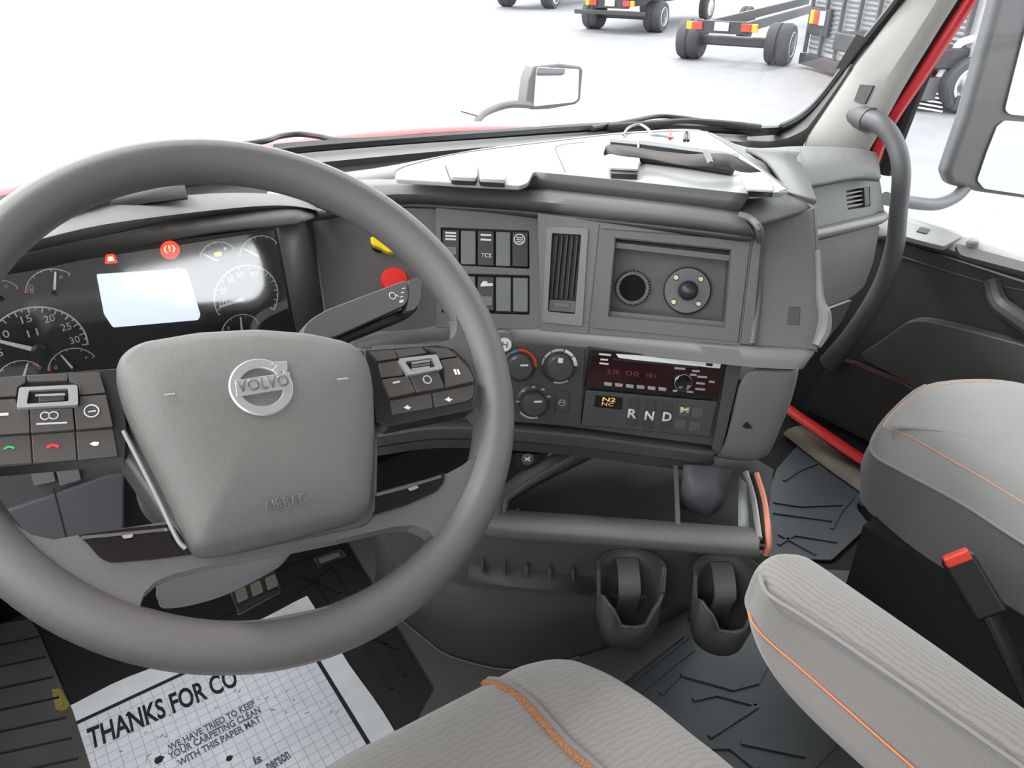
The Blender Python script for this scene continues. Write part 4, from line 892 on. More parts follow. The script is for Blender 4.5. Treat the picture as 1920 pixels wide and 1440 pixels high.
# hub base and airbag cover
plate('hub_base', WP, [(222, 690), (240, 660), (480, 630), (690, 652), (712, 760), (708, 960), (690, 985), (430, 1040), (345, 1020), (318, 985), (232, 860), (215, 800)], DASHD, sw, t=.04, up=.014, r=10, bevel=.004, segs=3)
HP = WP.off(.040)
hubo = [(218, 700), (219, 672), (236, 652), (262, 638), (370, 620), (480, 614), (580, 622), (650, 637), (676, 650), (694, 676), (703, 720), (706, 800), (703, 880), (697, 945), (686, 962), (660, 972), (540, 1002), (430, 1027), (390, 1033), (370, 1030), (358, 1014), (335, 968), (300, 895), (262, 820), (232, 750)]
hr_ = rnd(hubo, 14, 3)
ring = [HP.pw(*q, -.001) for q in hr_]
cxy = HP.pw(470, 815, -.001)
pillow('airbag_cover', ring, cxy, WN, [(.97, -.026), (1, -.022), (1.0, -.008), (.992, -.002), (.972, .0025), (.935, .006), (.86, .0098), (.7, .0135), (.45, .016), (.2, .0168), (.01, .017)], HUBM, sw, ang=80)
tube('cover_edge', [HP.pw(x, y, -.016) for x, y in [(232, 792), (262, 850), (300, 925), (335, 998), (352, 1018)]], .0016, LEDGE, sw, seg=8)
HS = HP.off(.0155)
# emblem
emb = lathe('emblem', HS.w(*HS.h(490, 726), .0002), HS.n, [(.0226, -.002), (.0226, .0004), (.0216, .0014), (.0160, .0014), (.0152, .0004), (.0152, -.002)], SILV, sw, seg=48)
emb['label'] = 'round silver emblem with an arrow at upper right'
em_h = HS.off(.0012)
plate('emblem_bar', em_h, [(441, 713), (543, 697), (546, 727), (444, 744)], SILV, emb, t=.003, up=.001, bevel=.0004)
INKG = mat('emblem letter grey', (.12, .12, .125), .4)
text('emblem_lettering', 'VOLVO', em_h, (445, 735), (543, 721), .0088, INKG, emb, up=.0016, bold=.03)
plate('emblem_arrow', em_h, [(508, 683), (514, 678), (538, 677), (539, 696), (533, 700), (531, 694), (520, 702), (510, 694), (519, 685)], SILV, emb, t=.003, up=.001, bevel=.0004)
text('embossed_lettering', 'AIRBAG', HS, (498, 963), (578, 945), .0085, mat('embossed grey', (.10, .094, .088), .5), sw, up=-.001, bold=-.015)
for x, y in ((318, 741), (643, 712)):
    strip('embossed_mark', HS, [(x-10, y-1), (x+10, y-3)], .0012, mat('pale scuff', (.36, .34, .32), .5), sw, sm=0, up=-.0005)
# gloss black inserts on the lower spokes
IP = WP.off(.011)
g = plate('spoke_insert', IP, [(146, 1003), (240, 990), (325, 982), (352, 1018), (366, 1038), (290, 1048), (205, 1055), (185, 1044), (165, 1020)], GLOSSB, sw, t=.006, up=.0025, r=[2, 0, 6, 0, 4, 0, 10, 6, 6], bevel=.002, segs=3)
g['label'] = 'gloss black insert at lower left of the hub'
strip('insert_highlight', IP, [(152, 1008), (240, 1000), (318, 992)], .0022, CHROME, g, up=.004, sm=0); plate('insert_icon', IP, [(228, 1004), (250, 1001), (248, 1008), (232, 1010)], SILV, g, t=.0006, up=.0052, r=3, bevel=0)
g = plate('spoke_insert', IP, [(700, 932), (760, 912), (834, 886), (832, 905), (818, 922), (760, 948), (694, 968)], GLOSSB, sw, t=.006, up=.0025, r=[2, 0, 4, 6, 8, 0, 3], bevel=.002, segs=3)
g['label'] = 'gloss black insert at lower right of the hub'
strip('insert_highlight', IP, [(706, 928), (760, 914), (828, 893)], .0022, CHROME, g, up=.004, sm=0); plate('insert_icon', IP, [(764, 916), (782, 910), (786, 914), (770, 921)], SILV, g, t=.0006, up=.0052, r=3, bevel=0)
# button clusters
BQ = WP.off(.024)
def btn(pts, up=0, m=None, nm='button', **k): return plate(nm, BQ, pts, m or BTN, sw, t=.012, up=up, r=2, bevel=.0012, **k)
DKB = mat('button cluster base', (.02, .02, .02), .4)
plate('button_base', BQ, [(-90, 712), (120, 698), (222, 690), (238, 800), (236, 856), (0, 876), (-90, 880)], DKB, sw, t=.02, up=-.004, r=4, bevel=.003)
plate('button_base', BQ, [(682, 655), (820, 645), (852, 652), (882, 680), (896, 715), (888, 768), (728, 800), (704, 790)], DKB, sw, t=.02, up=-.004, r=4, bevel=.003)
# left cluster
btn([(-60, 714), (48, 704), (48, 716), (32, 726), (30, 742), (-60, 748)]); btn([(50, 704), (127, 700), (127, 713), (52, 715)]); btn([(129, 700), (186, 697), (198, 736), (148, 740), (148, 722), (129, 714)])
btn([(-60, 751), (28, 748), (34, 766), (54, 767), (56, 811), (-60, 818)]); btn([(56, 768), (136, 765), (140, 805), (58, 811)]); btn([(139, 764), (149, 758), (149, 743), (199, 740), (212, 799), (143, 805)])
btn([(-60, 822), (56, 815), (60, 868), (-60, 876)], up=-.003); btn([(59, 815), (140, 809), (144, 862), (63, 868)], up=-.003); btn([(143, 809), (212, 804), (221, 855), (147, 862)], up=-.003)
fr = plate('display_frame', BQ, [(36, 726), (145, 721), (147, 759), (31, 764)], SILV, sw, t=.006, up=.004, holes=[[(54, 732), (128, 728), (129, 752), (50, 757)]], hr=3, r=5, bevel=.001)
plate('thumb_wheel_recess', BQ, [(50, 730), (130, 727), (131, 754), (48, 759)], BLACK, fr, t=.002, up=.0005, bevel=0)
plate('thumb_wheel', BQ, [(72, 738), (120, 736), (121, 750), (73, 753)], ROCKD, fr, t=.004, up=.004, r=3, bevel=.001)
strip('thumb_wheel_edge', BQ, [(66, 741), (122, 739)], .0015, SILV, fr, sm=0, up=.0045)
PRN = mat('button print', (.5, .5, .5), .5)
strip('button_icon', BQ, [(0, 777), (16, 776)], .002, PRN, sw, sm=0, up=.0006); strip('button_icon', BQ, [(68, 795), (126, 792)], .0012, PRN, sw, sm=0, up=.0006)
for x, y in ((85, 780), (101, 779)):
    a, b = BQ.h(x, y); arc('button_icon', BQ, a, b, .0022, .0032, 0, 360, PRN, sw, up=.0006, n=12)
a, b = BQ.h(172, 771); arc('button_icon', BQ, a, b, .004, .005, 0, 360, PRN, sw, up=.0006, n=16); strip('button_icon', BQ, [(165, 772), (180, 770)], .001, PRN, sw, sm=0, up=.0006)
strip('call_icon', BQ, [(8, 842), (14, 838), (22, 838), (27, 841)], .0014, mat('green print', (.05, .4, .08), .5), sw, sm=3, up=-.0024); strip('hang_up_icon', BQ, [(88, 839), (95, 835), (104, 835), (110, 838)], .0022, mat('red print', (.6, .03, .05), .5), sw, sm=3, up=-.0024)
plate('back_icon', BQ, [(168, 832), (176, 828), (186, 829), (184, 835), (176, 836)], WHITE, sw, t=.0004, up=-.0024, bevel=0)
# right cluster
btn([(692, 659), (739, 656), (745, 671), (709, 677)]); btn([(741, 656), (790, 651), (800, 661), (748, 670)]); btn([(792, 651), (838, 653), (858, 667), (824, 672), (818, 660)])
btn([(710, 680), (747, 675), (752, 690), (757, 703), (716, 708)], up=-.001); btn([(717, 711), (766, 705), (779, 735), (731, 745)]); btn([(768, 704), (822, 697), (834, 726), (781, 735)]); btn([(834, 692), (827, 675), (859, 670), (880, 692), (890, 714), (836, 726)])
btn([(731, 751), (808, 737), (812, 764), (735, 778)], up=-.003); btn([(811, 737), (889, 721), (887, 745), (874, 752), (815, 764)], up=-.003)
fr = plate('display_frame', BQ, [(748, 672), (819, 664), (831, 691), (766, 703)], SILV, sw, t=.006, up=.004, holes=[[(759, 678), (810, 671), (819, 687), (772, 696)]], hr=3, r=4, bevel=.001)
plate('thumb_wheel_recess', BQ, [(756, 676), (812, 669), (821, 689), (770, 698)], BLACK, fr, t=.002, up=.0005, bevel=0)
for y in (681, 687, 693): strip('thumb_wheel_edge', BQ, [(772, y), (806, y-5)], .002, SILV if y != 687 else DASHM, fr, sm=0, up=.003)
strip('button_icon', BQ, [(737, 718), (750, 715)], .0016, PRN, sw, sm=0, up=.0006); a, b = BQ.h(801, 712); arc('button_icon', BQ, a, b, .003, .0042, 0, 360, PRN, sw, up=.0006, n=14)
for d in (0, 6): strip('button_icon', BQ, [(852+d, 692), (856+d, 702)], .0018, WHITE, sw, sm=0, up=.0006)
for x, y in ((764, 764), (841, 749)): plate('arrow_icon', BQ, [(x-7, y), (x+1, y-5), (x+3, y-1), (x+8, y-1), (x+2, y+4)], WHITE, sw, t=.0004, up=-.0024, bevel=0)

# ================================================================== SEATS
SEATF = fabric('grey ribbed seat cloth', (.215, .2, .187), .55, 55, (0, 0, math.radians(100)), 9)
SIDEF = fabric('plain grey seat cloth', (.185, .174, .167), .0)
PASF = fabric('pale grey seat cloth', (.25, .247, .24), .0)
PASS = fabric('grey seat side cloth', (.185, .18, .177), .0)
ds = thing('driver_seat', 'grey cloth driver seat cushion with braided orange seam at the bottom of the photo', 'seat', (-.56, -.45, 0))
op = [(600, 1440), (746, 1362), (910, 1278), (965, 1249), (1000, 1238), (1034, 1232), (1065, 1233), (1092, 1240), (1147, 1264), (1220, 1311), (1293, 1370), (1380, 1440)]
Zs = .485
ring = [aZ(x, y, Zs) for x, y in op]
ring = [Vector((-.80, -.24, Zs)), Vector((-.79, -.18, Zs)), Vector((-.74, -.158, Zs))]+ring+[Vector((-.335, -.45, Zs)), Vector((-.335, -.72, Zs)), Vector((-.40, -.80, Zs)), Vector((-.75, -.80, Zs)), Vector((-.80, -.72, Zs))]
ring = cr(ring, 4, True)
cen = Vector((-.56, -.48, Zs))
pillow('cushion', ring, cen, (0, 0, 1), [(.94, -.13), (.985, -.11), (1.0, -.05), (1.0, -.015), (.985, .003), (.95, .014), (.88, .021), (.7, .022), (.4, .018), (.02, .016)], SEATF, ds, ang=80)
SZ = PL((0, 0, Zs+.012), (0, 0, 1))
sm_ = [(908, 1279, .000), (925, 1281, .010), (945, 1289, .017), (970, 1303, .020), (996, 1326, .022), (1026, 1360, .023), (1058, 1396, .023), (1086, 1420, .023), (1112, 1443, .023), (1200, 1530, .023)]
tube('braided_seam', [aZ(x, y, Zs+h) for x, y, h in sm_], .0045, TAN, ds, seg=8, flat=.5)
tube('welt', [aZ(x+9, y-5, Zs+h+.001) for x, y, h in sm_], .0028, SIDEF, ds, seg=8)
loft('seat_base', [[(-.76, -.22, .35), (-.38, -.25, .35), (-.38, -.75, .35), (-.76, -.75, .35)], [(-.72, -.30, .02), (-.42, -.30, .02), (-.42, -.75, .02), (-.72, -.75, .02)]], MATTE, ds, closed=True, cap=True, smooth=False)
bkp = [Vector((-.78, -.83, .5)), Vector((-.56, -.80, .5)), Vector((-.36, -.83, .5)), Vector((-.38, -.93, .5)), (Vector((-.56, -.95, .5))), Vector((-.76, -.93, .5))]
pillow('backrest', cr(bkp, 4, True), Vector((-.57, -.87, .5)), (0, -.12, 1), [(.9, -.02), (1, .02), (1, .55), (.8, .68), (.3, .72), (.02, .725)], SIDEF, ds)
# armrest of the driver seat
ar = thing('armrest', 'long padded grey armrest with orange stitching, folded down beside the driver seat', 'armrest', (-.29, -.45, .5))
def xs(p): return aZ(*p)
up_r = [(1478, 1036), (1505, 1036), (1535, 1052), (1600, 1097), (1760, 1208), (1920, 1322), (2150, 1480)]
seam = [(1425, 1070), (1432, 1100), (1450, 1122), (1520, 1165), (1700, 1287), (1920, 1440), (2150, 1600)]
ost = [(1402, 1140), (1412, 1165), (1440, 1198), (1510, 1258), (1660, 1390), (1740, 1460), (2000, 1690)]
low_ = [(1395, 1145), (1408, 1210), (1440, 1290), (1500, 1370), (1575, 1445), (1680, 1540), (1900, 1740)]
Ra = [aZ(x, y, .632) for x, y in up_r]; Rc = [aZ(x, y, .630) for x, y in seam]
Re = [aZ(x, y, .590) for x, y in ost]; Rf = [aZ(x, y, .565) for x, y in low_]
Rb = [(a+b)/2+Vector((0, 0, .008)) for a, b in zip(Ra, Rc)]
Ra2 = [a+Vector((.012, 0, -.016)) for a in Ra]; Rg = [a*.5+b*.5+Vector((.01, -.0, -.04)) for a, b in zip(Ra, Rf)]
rows = [cr(r, 4) for r in (Ra2, Ra, Rb, Rc, Re, Rf, Rg)]
n = len(rows[0]); cols = [[rows[i][j] for i in range(7)] for j in range(n)]
ctr = sum(cols[0], Vector())/7
fr0 = [[ctr+(p-ctr)*s+Vector((0, d, -.2*d)) for p in cols[0]] for s, d in ((.2, .011), (.6, .0095), (.88, .005))]
pad = loft('pad', fr0+cols, SIDEF, ar, closed=True, cap=True, subs=2, ang=120)
ST2 = fabric('armrest ribbed cloth', (.245, .23, .217), .8, 75, (0, 0, math.radians(2)), 5)
tp_ = [[p+Vector((0, 0, .0012)) for p in r] for r in ([a*.86+b*.14 for a, b in zip(rows[1], rows[3])], [(a+b)/2+Vector((0, 0, .0035)) for a, b in zip(rows[1], rows[3])], [a*.06+b*.94 for a, b in zip(rows[1], rows[3])])]
pad.data.materials.append(ST2)
for f_ in pad.data.polygons:
    if len(f_.vertices) == 4 and all(v % 7 in (1, 2, 3) for v in f_.vertices) and len({v % 7 for v in f_.vertices}) == 2: f_.material_index = 1
tube('seam', [p+Vector((-.001, 0, .001)) for p in rows[3][1:]], .0016, mat('seam shadow cloth', (.2, .19, .185), .9), ar, seg=6, sm=0)
tube('orange_stitching', [p*.5+q*.5+Vector((-.0045, -.002, .0035)) for p, q in zip(rows[4], rows[4])][1:], .0008, ORANGE, ar, seg=6, sm=0)

# passenger seat
ps = thing('passenger_seat', 'pale grey cloth passenger seat cushion with thin orange seams on black base', 'seat', (.52, -.4, 0))
zA, zB, zC, zD = .405, .378, .32, .265
Apts = [(2150, 1090), (1917, 943), (1800, 873), (1696, 815), (1664, 805), (1658, 795), (1690, 760), (1745, 728), (1830, 716), (1925, 728), (2060, 775)]
Bpts = [(2150, 1160), (1917, 1018), (1800, 943), (1690, 884), (1640, 855), (1634, 826), (1668, 775), (1735, 722), (1830, 712), (1930, 722), (2075, 775)]
Cpts = [(2150, 1230), (1917, 1090), (1800, 1020), (1690, 950), (1622, 900), (1617, 860), (1650, 810), (1740, 750), (1840, 735), (1950, 745), (2090, 800)]
Dpts = [(2150, 1310), (1917, 1158), (1792, 1086), (1700, 1024), (1618, 945), (1620, 905), (1660, 855), (1750, 790), (1850, 775), (1960, 785), (2100, 840)]
def srow(P_, z): return cr([aZ(x, y, z) for x, y in P_], 4)
RA, RB_, RC_, RD = srow(Apts, zA), srow(Bpts, zB), srow(Cpts, zC), srow(Dpts, zD)
def back(r, z): return r+[Vector((.80, -.75, z)), Vector((.30, -.75, z))]
cA = Vector((.55, -.42, zA))
def shrink(r, s, dz): return [cA+(p-cA)*s+Vector((0, 0, dz)) for p in r]
mid = [(a*.55+b*.45)+Vector((0, 0, .004)) for a, b in zip(RA, RB_)]
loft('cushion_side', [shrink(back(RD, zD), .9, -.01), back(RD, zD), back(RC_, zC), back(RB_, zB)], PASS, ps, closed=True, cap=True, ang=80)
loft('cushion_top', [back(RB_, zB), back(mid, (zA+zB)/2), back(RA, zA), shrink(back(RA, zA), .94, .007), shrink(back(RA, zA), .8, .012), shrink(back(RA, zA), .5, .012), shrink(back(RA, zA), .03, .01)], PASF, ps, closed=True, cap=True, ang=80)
tube('orange_seam', [p+Vector((0, 0, .0005)) for p in RA[2:-6]], .0008, mat('thin orange piping', (.65, .28, .16), .7), ps, seg=6, sm=0)
tube('welt_seam', [p for p in RB_[2:-12]], .0022, mat('welt grey cloth', (.24, .23, .23), .9), ps, seg=6, sm=0)
bs = [Vector((.30, -.17, .27)), Vector((.76, -.17, .27)), Vector((.78, -.8, .27)), Vector((.28, -.8, .27))]
loft('seat_base', [bs, [p+Vector((.0, 0, -.25)) for p in bs]], MATTE, ps, closed=True, cap=True, smooth=False)
tube('adjuster_lever', [aZ(1625, 955, .25), aZ(1622, 950, .25), aZ(1660, 1000, .24)], .012, BLACK, ps, seg=10)
box('backrest_lower', (.55, -.85, .65), (.46, .12, .6), PASF, ps, bevel=.04, segs=4)
# buckle
bk_ = thing('seatbelt_buckle', 'black seat belt buckle with red release button standing at the passenger seat side', 'seat belt buckle', tuple(aX(1860, 1150, .2)))
b0, b1, b2 = aX(1800, 1055, .20), aX(1850, 1140, .20), aX(1935, 1320, .20)
ax = (b0-b1).normalized(); nn = (CAMP-b0).normalized(); sd_ = ax.cross(nn).normalized(); nn = sd_.cross(ax)
M3 = Matrix((sd_, ax, nn)).transposed()
L_ = (b0-b1).length
box('buckle_body', (b0+b1)/2, (.040, L_+.02, .024), BLACK, bk_, mx=M3, bevel=.006, segs=3)
box('release_button', b0+ax*.008+nn*.004, (.032, .014, .019), mat('orange red button', (.75, .05, .03), .4), bk_, mx=M3, bevel=.003)
tube('buckle_stalk', [b1, (b1+b2)/2+nn*.004, b2], .013, BLACK, bk_, seg=10, flat=.6)
# dark covered box between floor mats and seats
box_ = tag(box('seat_riser', (.07, -.62, .055), (.38, .62, .11), MATTE, bevel=.01), 'low black platform between the two seats', 'platform')

# ================================================================== CUP HOLDERS
front_dir = Vector((-.60, -.80, 0)).normalized(); side_dir = Vector((front_dir.y, -front_dir.x, 0))*-1
CUPM = mat('cup holder plastic', (.085, .083, .075), .45, .3)
c0 = Vector((-.101, -.050, .27))
cup = thing('cup_holder', 'dark cup holder with spring arm hanging under the tray bar, nearer the steering wheel', 'cup holder', (c0.x, c0.y, .2), 'cup holders below the tray bar')
zb = .203
def cpt(a, r, z, dz=0): return Vector((c0.x, c0.y, 0)) + front_dir*math.cos(a)*r + side_dir*math.sin(a)*r + Vector((0, 0, z))
N = 48; rw = [[], [], [], []]
def ht(a):
    a = abs((a+math.pi) % (2*math.pi)-math.pi); d = math.degrees(a)
    if d < 22: return .268
    if d < 34: return .268+(d-22)/12*.022
    if d < 60: return .290+(d-34)/26*.012
    if d < 78: return .302-(d-60)/18*.006
    if d < 88: return .296+(d-78)/10*.034
    return .330-min(1, (d-88)/90)*.008
for i in range(N+1):
    a = 2*math.pi*i/N
    rw[0].append(cpt(a, .024, zb)); rw[1].append(cpt(a, .036, zb+.008)); rw[2].append(cpt(a, .043, zb+.04)); rw[3].append(cpt(a, .0455, ht(a)))
loft('cup_shell', rw, CUPM, cup, solid=.0035, ang=50)
bt = [cpt(2*math.pi*i/N, .0245, zb) for i in range(N)]
mesh('cup_floor', bt+[p+Vector((0, 0, .003)) for p in bt], [tuple(range(N)), tuple(range(2*N-1, N-1, -1))], CUPM, cup, smooth=False)
tube('lip', [cpt(2*math.pi*i/N, .0455, ht(2*math.pi*i/N)) for i in range(N)], .0022, DASHM, cup, seg=6, sm=0, closed=True)
arm = []
for (r, z) in [(-.042, .310), (-.036, .317), (-.022, .316), (-.006, .304), (.004, .290), (.004, .282), (-.004, .262), (-.014, .225)]:
    w_ = .0155
    arm.append([cpt(0, r, z)-side_dir*w_, cpt(0, r, z)+side_dir*w_])
loft('spring_arm', arm, mat('spring arm plastic', (.13, .135, .14), .4, .2), cup, solid=.005, bevel=.0015, ang=40)
brk = [cpt(0, -.046, .368)-side_dir*.036, cpt(0, -.046, .368)+side_dir*.036, cpt(0, -.046, .31)+side_dir*.036, cpt(0, -.046, .31)-side_dir*.028]
mesh('bracket', brk+[p-front_dir*.006 for p in brk], [(0, 1, 2, 3), (7, 6, 5, 4), (0, 4, 5, 1), (1, 5, 6, 2), (2, 6, 7, 3), (3, 7, 4, 0)], DASHM, cup, bevel=.001, smooth=False)
def dup(root, delta, label, rz=0):
    r = root.copy(); COL.objects.link(r); r.location = Vector(root.location)+Vector(delta); r.rotation_euler.z += rz; r['label'] = label
    for ch in [o for o in bpy.data.objects if o.parent == root]:
        c = ch.copy(); COL.objects.link(c); c.parent = r; c.matrix_parent_inverse = ch.matrix_parent_inverse.copy()
        for g in [o for o in bpy.data.objects if o.parent == ch]:
            d = g.copy(); COL.objects.link(d); d.parent = c; d.matrix_parent_inverse = g.matrix_parent_inverse.copy()
    return r
dl = aZ(1373, 1183, .27)-aZ(1189, 1174, .27)
dup(cup, dl, 'dark cup holder with spring arm, partly hidden by the armrest tip')

# ================================================================== GRAB HANDLE, MIRRORS, WIPERS
gh = thing('grab_handle', 'long curved grey grab handle beside the passenger door pillar', 'grab handle', tuple(aX(1540, 690, .88)))
tube('handle_bar', [aX(1618, 222, .93), aX(1650, 232, .91), aX(1678, 268, .90), (aX(1690, 320, .89)), aX(1684, 400, .89), aX(1676, 470, .89), aX(1650, 545, .89), aX(1600, 625, .89), aX(1555, 680, .90)], [.021, .020, .018, .018, .018, .019, .02, .021, .024],
     mat('grab handle rubber', (.10, .10, .105), .5, .3), gh, seg=14)
tube('handle_foot', [aX(1606, 214, .95), aX(1632, 226, .925)], .026, mat('grab handle rubber', (0, 0, 0)), gh, seg=14, sm=0)
MIR = mat('mirror glass', (.9, .9, .9), .02, metal=1)
MH = mat('mirror housing grey', (.13, .13, .135), .45)
MPl = PL(aX(1840, 200, 1.45), (-.53, -.85, 0))
mr = thing('door_mirror', 'tall grey passenger door mirror with two glasses at the right edge', 'mirror', tuple(MPl.pw(1850, 370)))
plate('housing', MPl, [(1774, 325), (1783, 348), (1840, 362), (1925, 374), (2060, 385), (2200, -130), (1902, -130), (1868, 10), (1812, 215)], MH, mr, t=.05, r=[8, 6, 0, 0, 20, 20, 30, 0, 0], bevel=.022, segs=4)
plate('lower_glass', MPl, [(1832, 338), (1850, 285), (1870, 236), (1884, 226), (2050, 240), (2030, 378), (1925, 366), (1845, 354)], MIR, mr, t=.004, up=.006, r=5)
plate('upper_glass', MPl, [(1884, 206), (1898, 150), (1925, 45), (1950, -70), (2120, -70), (2080, 232), (1893, 215)], MIR, mr, t=.004, up=.006, r=5)
tube('mirror_arm', [aX(1660, 372, 1.12), aX(1700, 378, 1.2), aX(1752, 383, 1.35), aX(1790, 370, 1.45), aX(1815, 345, 1.5)], .016, MH, mr, seg=12)
HM = PL(aY(1040, 160, 1.5), (-.15, -.98, .0))
hm = thing('hood_mirror', 'small square hood mirror on a curved arm above the far fender', 'mirror', tuple(HM.pw(900, 235)))
plate('housing', HM, [(986, 198), (992, 150), (1002, 124), (1050, 119), (1090, 124), (1094, 132), (1089, 188), (1080, 196), (1030, 205), (996, 206)], MH, hm, t=.06, r=[3, 0, 3, 0, 3, 0, 3, 3, 0, 3], bevel=.008, segs=3)
plate('glass', HM, [(1000, 200), (1006, 130), (1010, 126), (1086, 130), (1084, 186), (1076, 192)], MIR, hm, t=.004, up=.003, r=4)
tube('mirror_arm', [aY(870, 250, 1.45), aY(890, 232, 1.46), aY(905, 214, 1.48), aY(930, 202, 1.5), aY(962, 195, 1.5), aY(1005, 198, 1.53)], .012, MH, hm, seg=10)
tube('wire', [aY(865, 209, 1.46), aY(900, 219, 1.47)], .002, BLACK, hm, seg=6, sm=0)
WM = mat('wiper black', (.03, .03, .032), .4)
def aO(x, y): # just outside the glass foot
    z = .77-.06*max(0, (x-500)/900)
    return aZ(x, y, z)
for pts, blade, lab in (
    ([(440, 279), (502, 269), (530, 260), (567, 256), (609, 261), (640, 268), (680, 268)], [(520, 283), (640, 273), (760, 266), (850, 261), (905, 255)], 'black windshield wiper at the glass foot behind the steering wheel rim'),
    ([(1120, 244), (1165, 236), (1200, 229), (1245, 221), (1290, 224), (1340, 232)], [(1150, 241), (1220, 236), (1300, 231), (1380, 236), (1440, 243)], 'black windshield wiper at the glass foot above the dash clamp')):
    wi = thing('wiper', lab, 'wiper', tuple(aO(*blade[0])), 'windshield wipers')
    tube('wiper_arm', [aO(*p)+Vector((.004, .02, .0)) for p in pts], .005, WM, wi, seg=8)
    tube('wiper_blade', [aO(*p)+Vector((.004, .02, -.002)) for p in blade], .006, WM, wi, seg=8, flat=1.5)
st = plate('windshield_sticker', PL((.90, 0, 0), (-1, 0, 0)), [(1606, 64), (1621, 69), (1583, 131), (1567, 128)], BLACK, None, t=.001, bevel=0)
tag(st, 'narrow black sticker on the windshield next to the pillar', 'sticker')

# ================================================================== THINGS ON THE DASH TOP
LT = mat('glossy light grey plastic', (.40, .40, .40), .3)
for q, lab in (([(834, 300), (838, 296), (889, 301), (896, 323), (893, 333), (846, 331)], 'left of two pale latch buttons on the dash top'), ([(896, 302), (936, 302), (949, 327), (946, 337), (899, 334)], 'right of two pale latch buttons on the dash top')):
    b_ = plate('latch_button', TZ, q, LT, None, t=.005, up=.009, r=4, bevel=.002, segs=3)
    # dark skirt
    tag(b_, lab, 'latch', 'latch buttons on the dash top')
    plate('dark_skirt', TZ, [(x, y+6) for x, y in q], BLACK, b_, t=.006, up=.004, r=4)
dc = thing('clipboard_holder', 'grey dash-top clamp with dark strap, two pale end blocks and rear rail', 'holder', tuple(TZ.pw(1290, 320)))
CH = LT
for q in ([(1141, 290), (1150, 284), (1201, 290), (1198, 308), (1196, 317), (1143, 314)], [(1388, 332), (1440, 334), (1451, 345), (1450, 357), (1402, 354)]):
    g = plate('end_block', TZ, q, CH, dc, t=.003, up=.010, r=2, bevel=.001)
for q in ([(1144, 314), (1197, 317), (1195, 327), (1146, 325)], [(1402, 347), (1451, 349), (1450, 359), (1403, 358)]): plate('block_face', TZ, q, BLACK, dc, t=.007, up=.0065, r=1)
plate('rear_rail', TZ, [(1144, 260), (1195, 265), (1195, 271), (1145, 266)], BLACK, dc, t=.012, up=.010); plate('rear_rail', TZ, [(1199, 262), (1385, 288), (1385, 295), (1200, 270)], BLACK, dc, t=.012, up=.010)
ru_ = [(1134, 288, .818), (1136, 274, .824), (1152, 271, .828), (1200, 277, .826), (1240, 284, .828), (1290, 289, .830), (1340, 287, .830), (1370, 290, .828), (1395, 302, .822), (1428, 322, .812)]
rl_ = [(1135, 292, .812), (1142, 288, .818), (1165, 290, .822), (1215, 296, .820), (1245, 302, .822), (1290, 309, .824), (1335, 310, .824), (1362, 308, .822), (1382, 318, .816), (1408, 324, .810)]
loft('strap', [cr([aZ(*p) for p in ru_], 4), cr([aZ(*p) for p in rl_], 4)], mat('strap webbing', (.10, .09, .085), .85, 1, 1500), dc, solid=.002)
tube('pad_roll', [TZ.pw(1203, 304, .008), TZ.pw(1280, 314, .009), TZ.pw(1372, 328, .008)], .009, mat('dark foam', (.03, .03, .03), .8), dc, seg=10)
tube('strap_buckle', [aZ(1324, 285, .834), aZ(1333, 308, .828)], .004, mat('strap buckle', (.12, .11, .1), .4), dc, seg=8, sm=0)
cd = tube('cable', [TZ.pw(1168, 258, .004), TZ.pw(1178, 247, .006), TZ.pw(1198, 243, .008), TZ.pw(1214, 249, .006), TZ.pw(1222, 257, .004), TZ.pw(1240, 259, .004), TZ.pw(1262, 262, .003)], .0022, mat('grey cable', (.28, .28, .3), .4), None, seg=6)
tag(cd, 'thin grey cable looping over the back of the dash top', 'cable')
g = tube('marker_pin', [TZ.pw(1256, 262, .002), TZ.pw(1256, 251, .006)], .0022, REDP, None, seg=6, sm=0); tag(g, 'tiny red pin standing at the rear of the dash top', 'pin')
g = tube('cable_clip', [TZ.pw(1283, 266, .002), TZ.pw(1284, 257, .006), TZ.pw(1289, 256, .006), TZ.pw(1290, 266, .002)], .0022, BLACK, None, seg=6, sm=3); tag(g, 'tiny black clip beside the red pin on the dash top', 'clip')

# ================================================================== OUTSIDE
GZ = -1.35
asph = mat('pale worn asphalt', (.19, .187, .198), .7, 1, 60, var=.07, vscale=2.5)
struct(box('ground', (20, 30, GZ-.05), (160, 160, .1), asph, bevel=0), 'pale worn asphalt yard outside the truck', 'ground')
hr = [[(-1.0, .66, .72), (-.5, .74, .75), (0, .74, .748), (.4, .68, .72), (.72, .60, .67)], [(-1.0, .95, .70), (-.5, .98, .722), (0, .99, .717), (.4, .94, .695), (.78, .84, .62)],
      [(-.95, 1.6, .42), (-.5, 1.6, .50), (0, 1.6, .51), (.4, 1.6, .49), (.85, 1.6, .40)], [(-.8, 2.6, -.02), (-.4, 2.8, .10), (0, 2.8, .11), (.4, 2.8, .10), (.8, 2.6, -.02)], [(-.8, 2.7, -.7), (-.4, 2.95, -.7), (0, 2.95, -.7), (.4, 2.95, -.7), (.8, 2.7, -.7)]]
hd = loft('hood', [cr([Vector(p) for p in r], 4) for r in hr], REDPAINT, solid=.01, ang=80); tag(hd, 'red painted truck hood beyond the windshield foot', 'hood')
hc = loft('cowl', [[p+Vector((0, .012, -.01)) for p in wb], [p+Vector((0, .10, -.035)) for p in wb]], MATTE, solid=.004); tag(hc, 'black cowl panel between windshield and red hood', 'cowl')
bd = box('cab_side', (1.13, -1.9, .4), (.08, 2.0, 2.6), REDPAINT, bevel=.02); tag(bd, 'red outer side of the cab behind the passenger door', 'cab side')

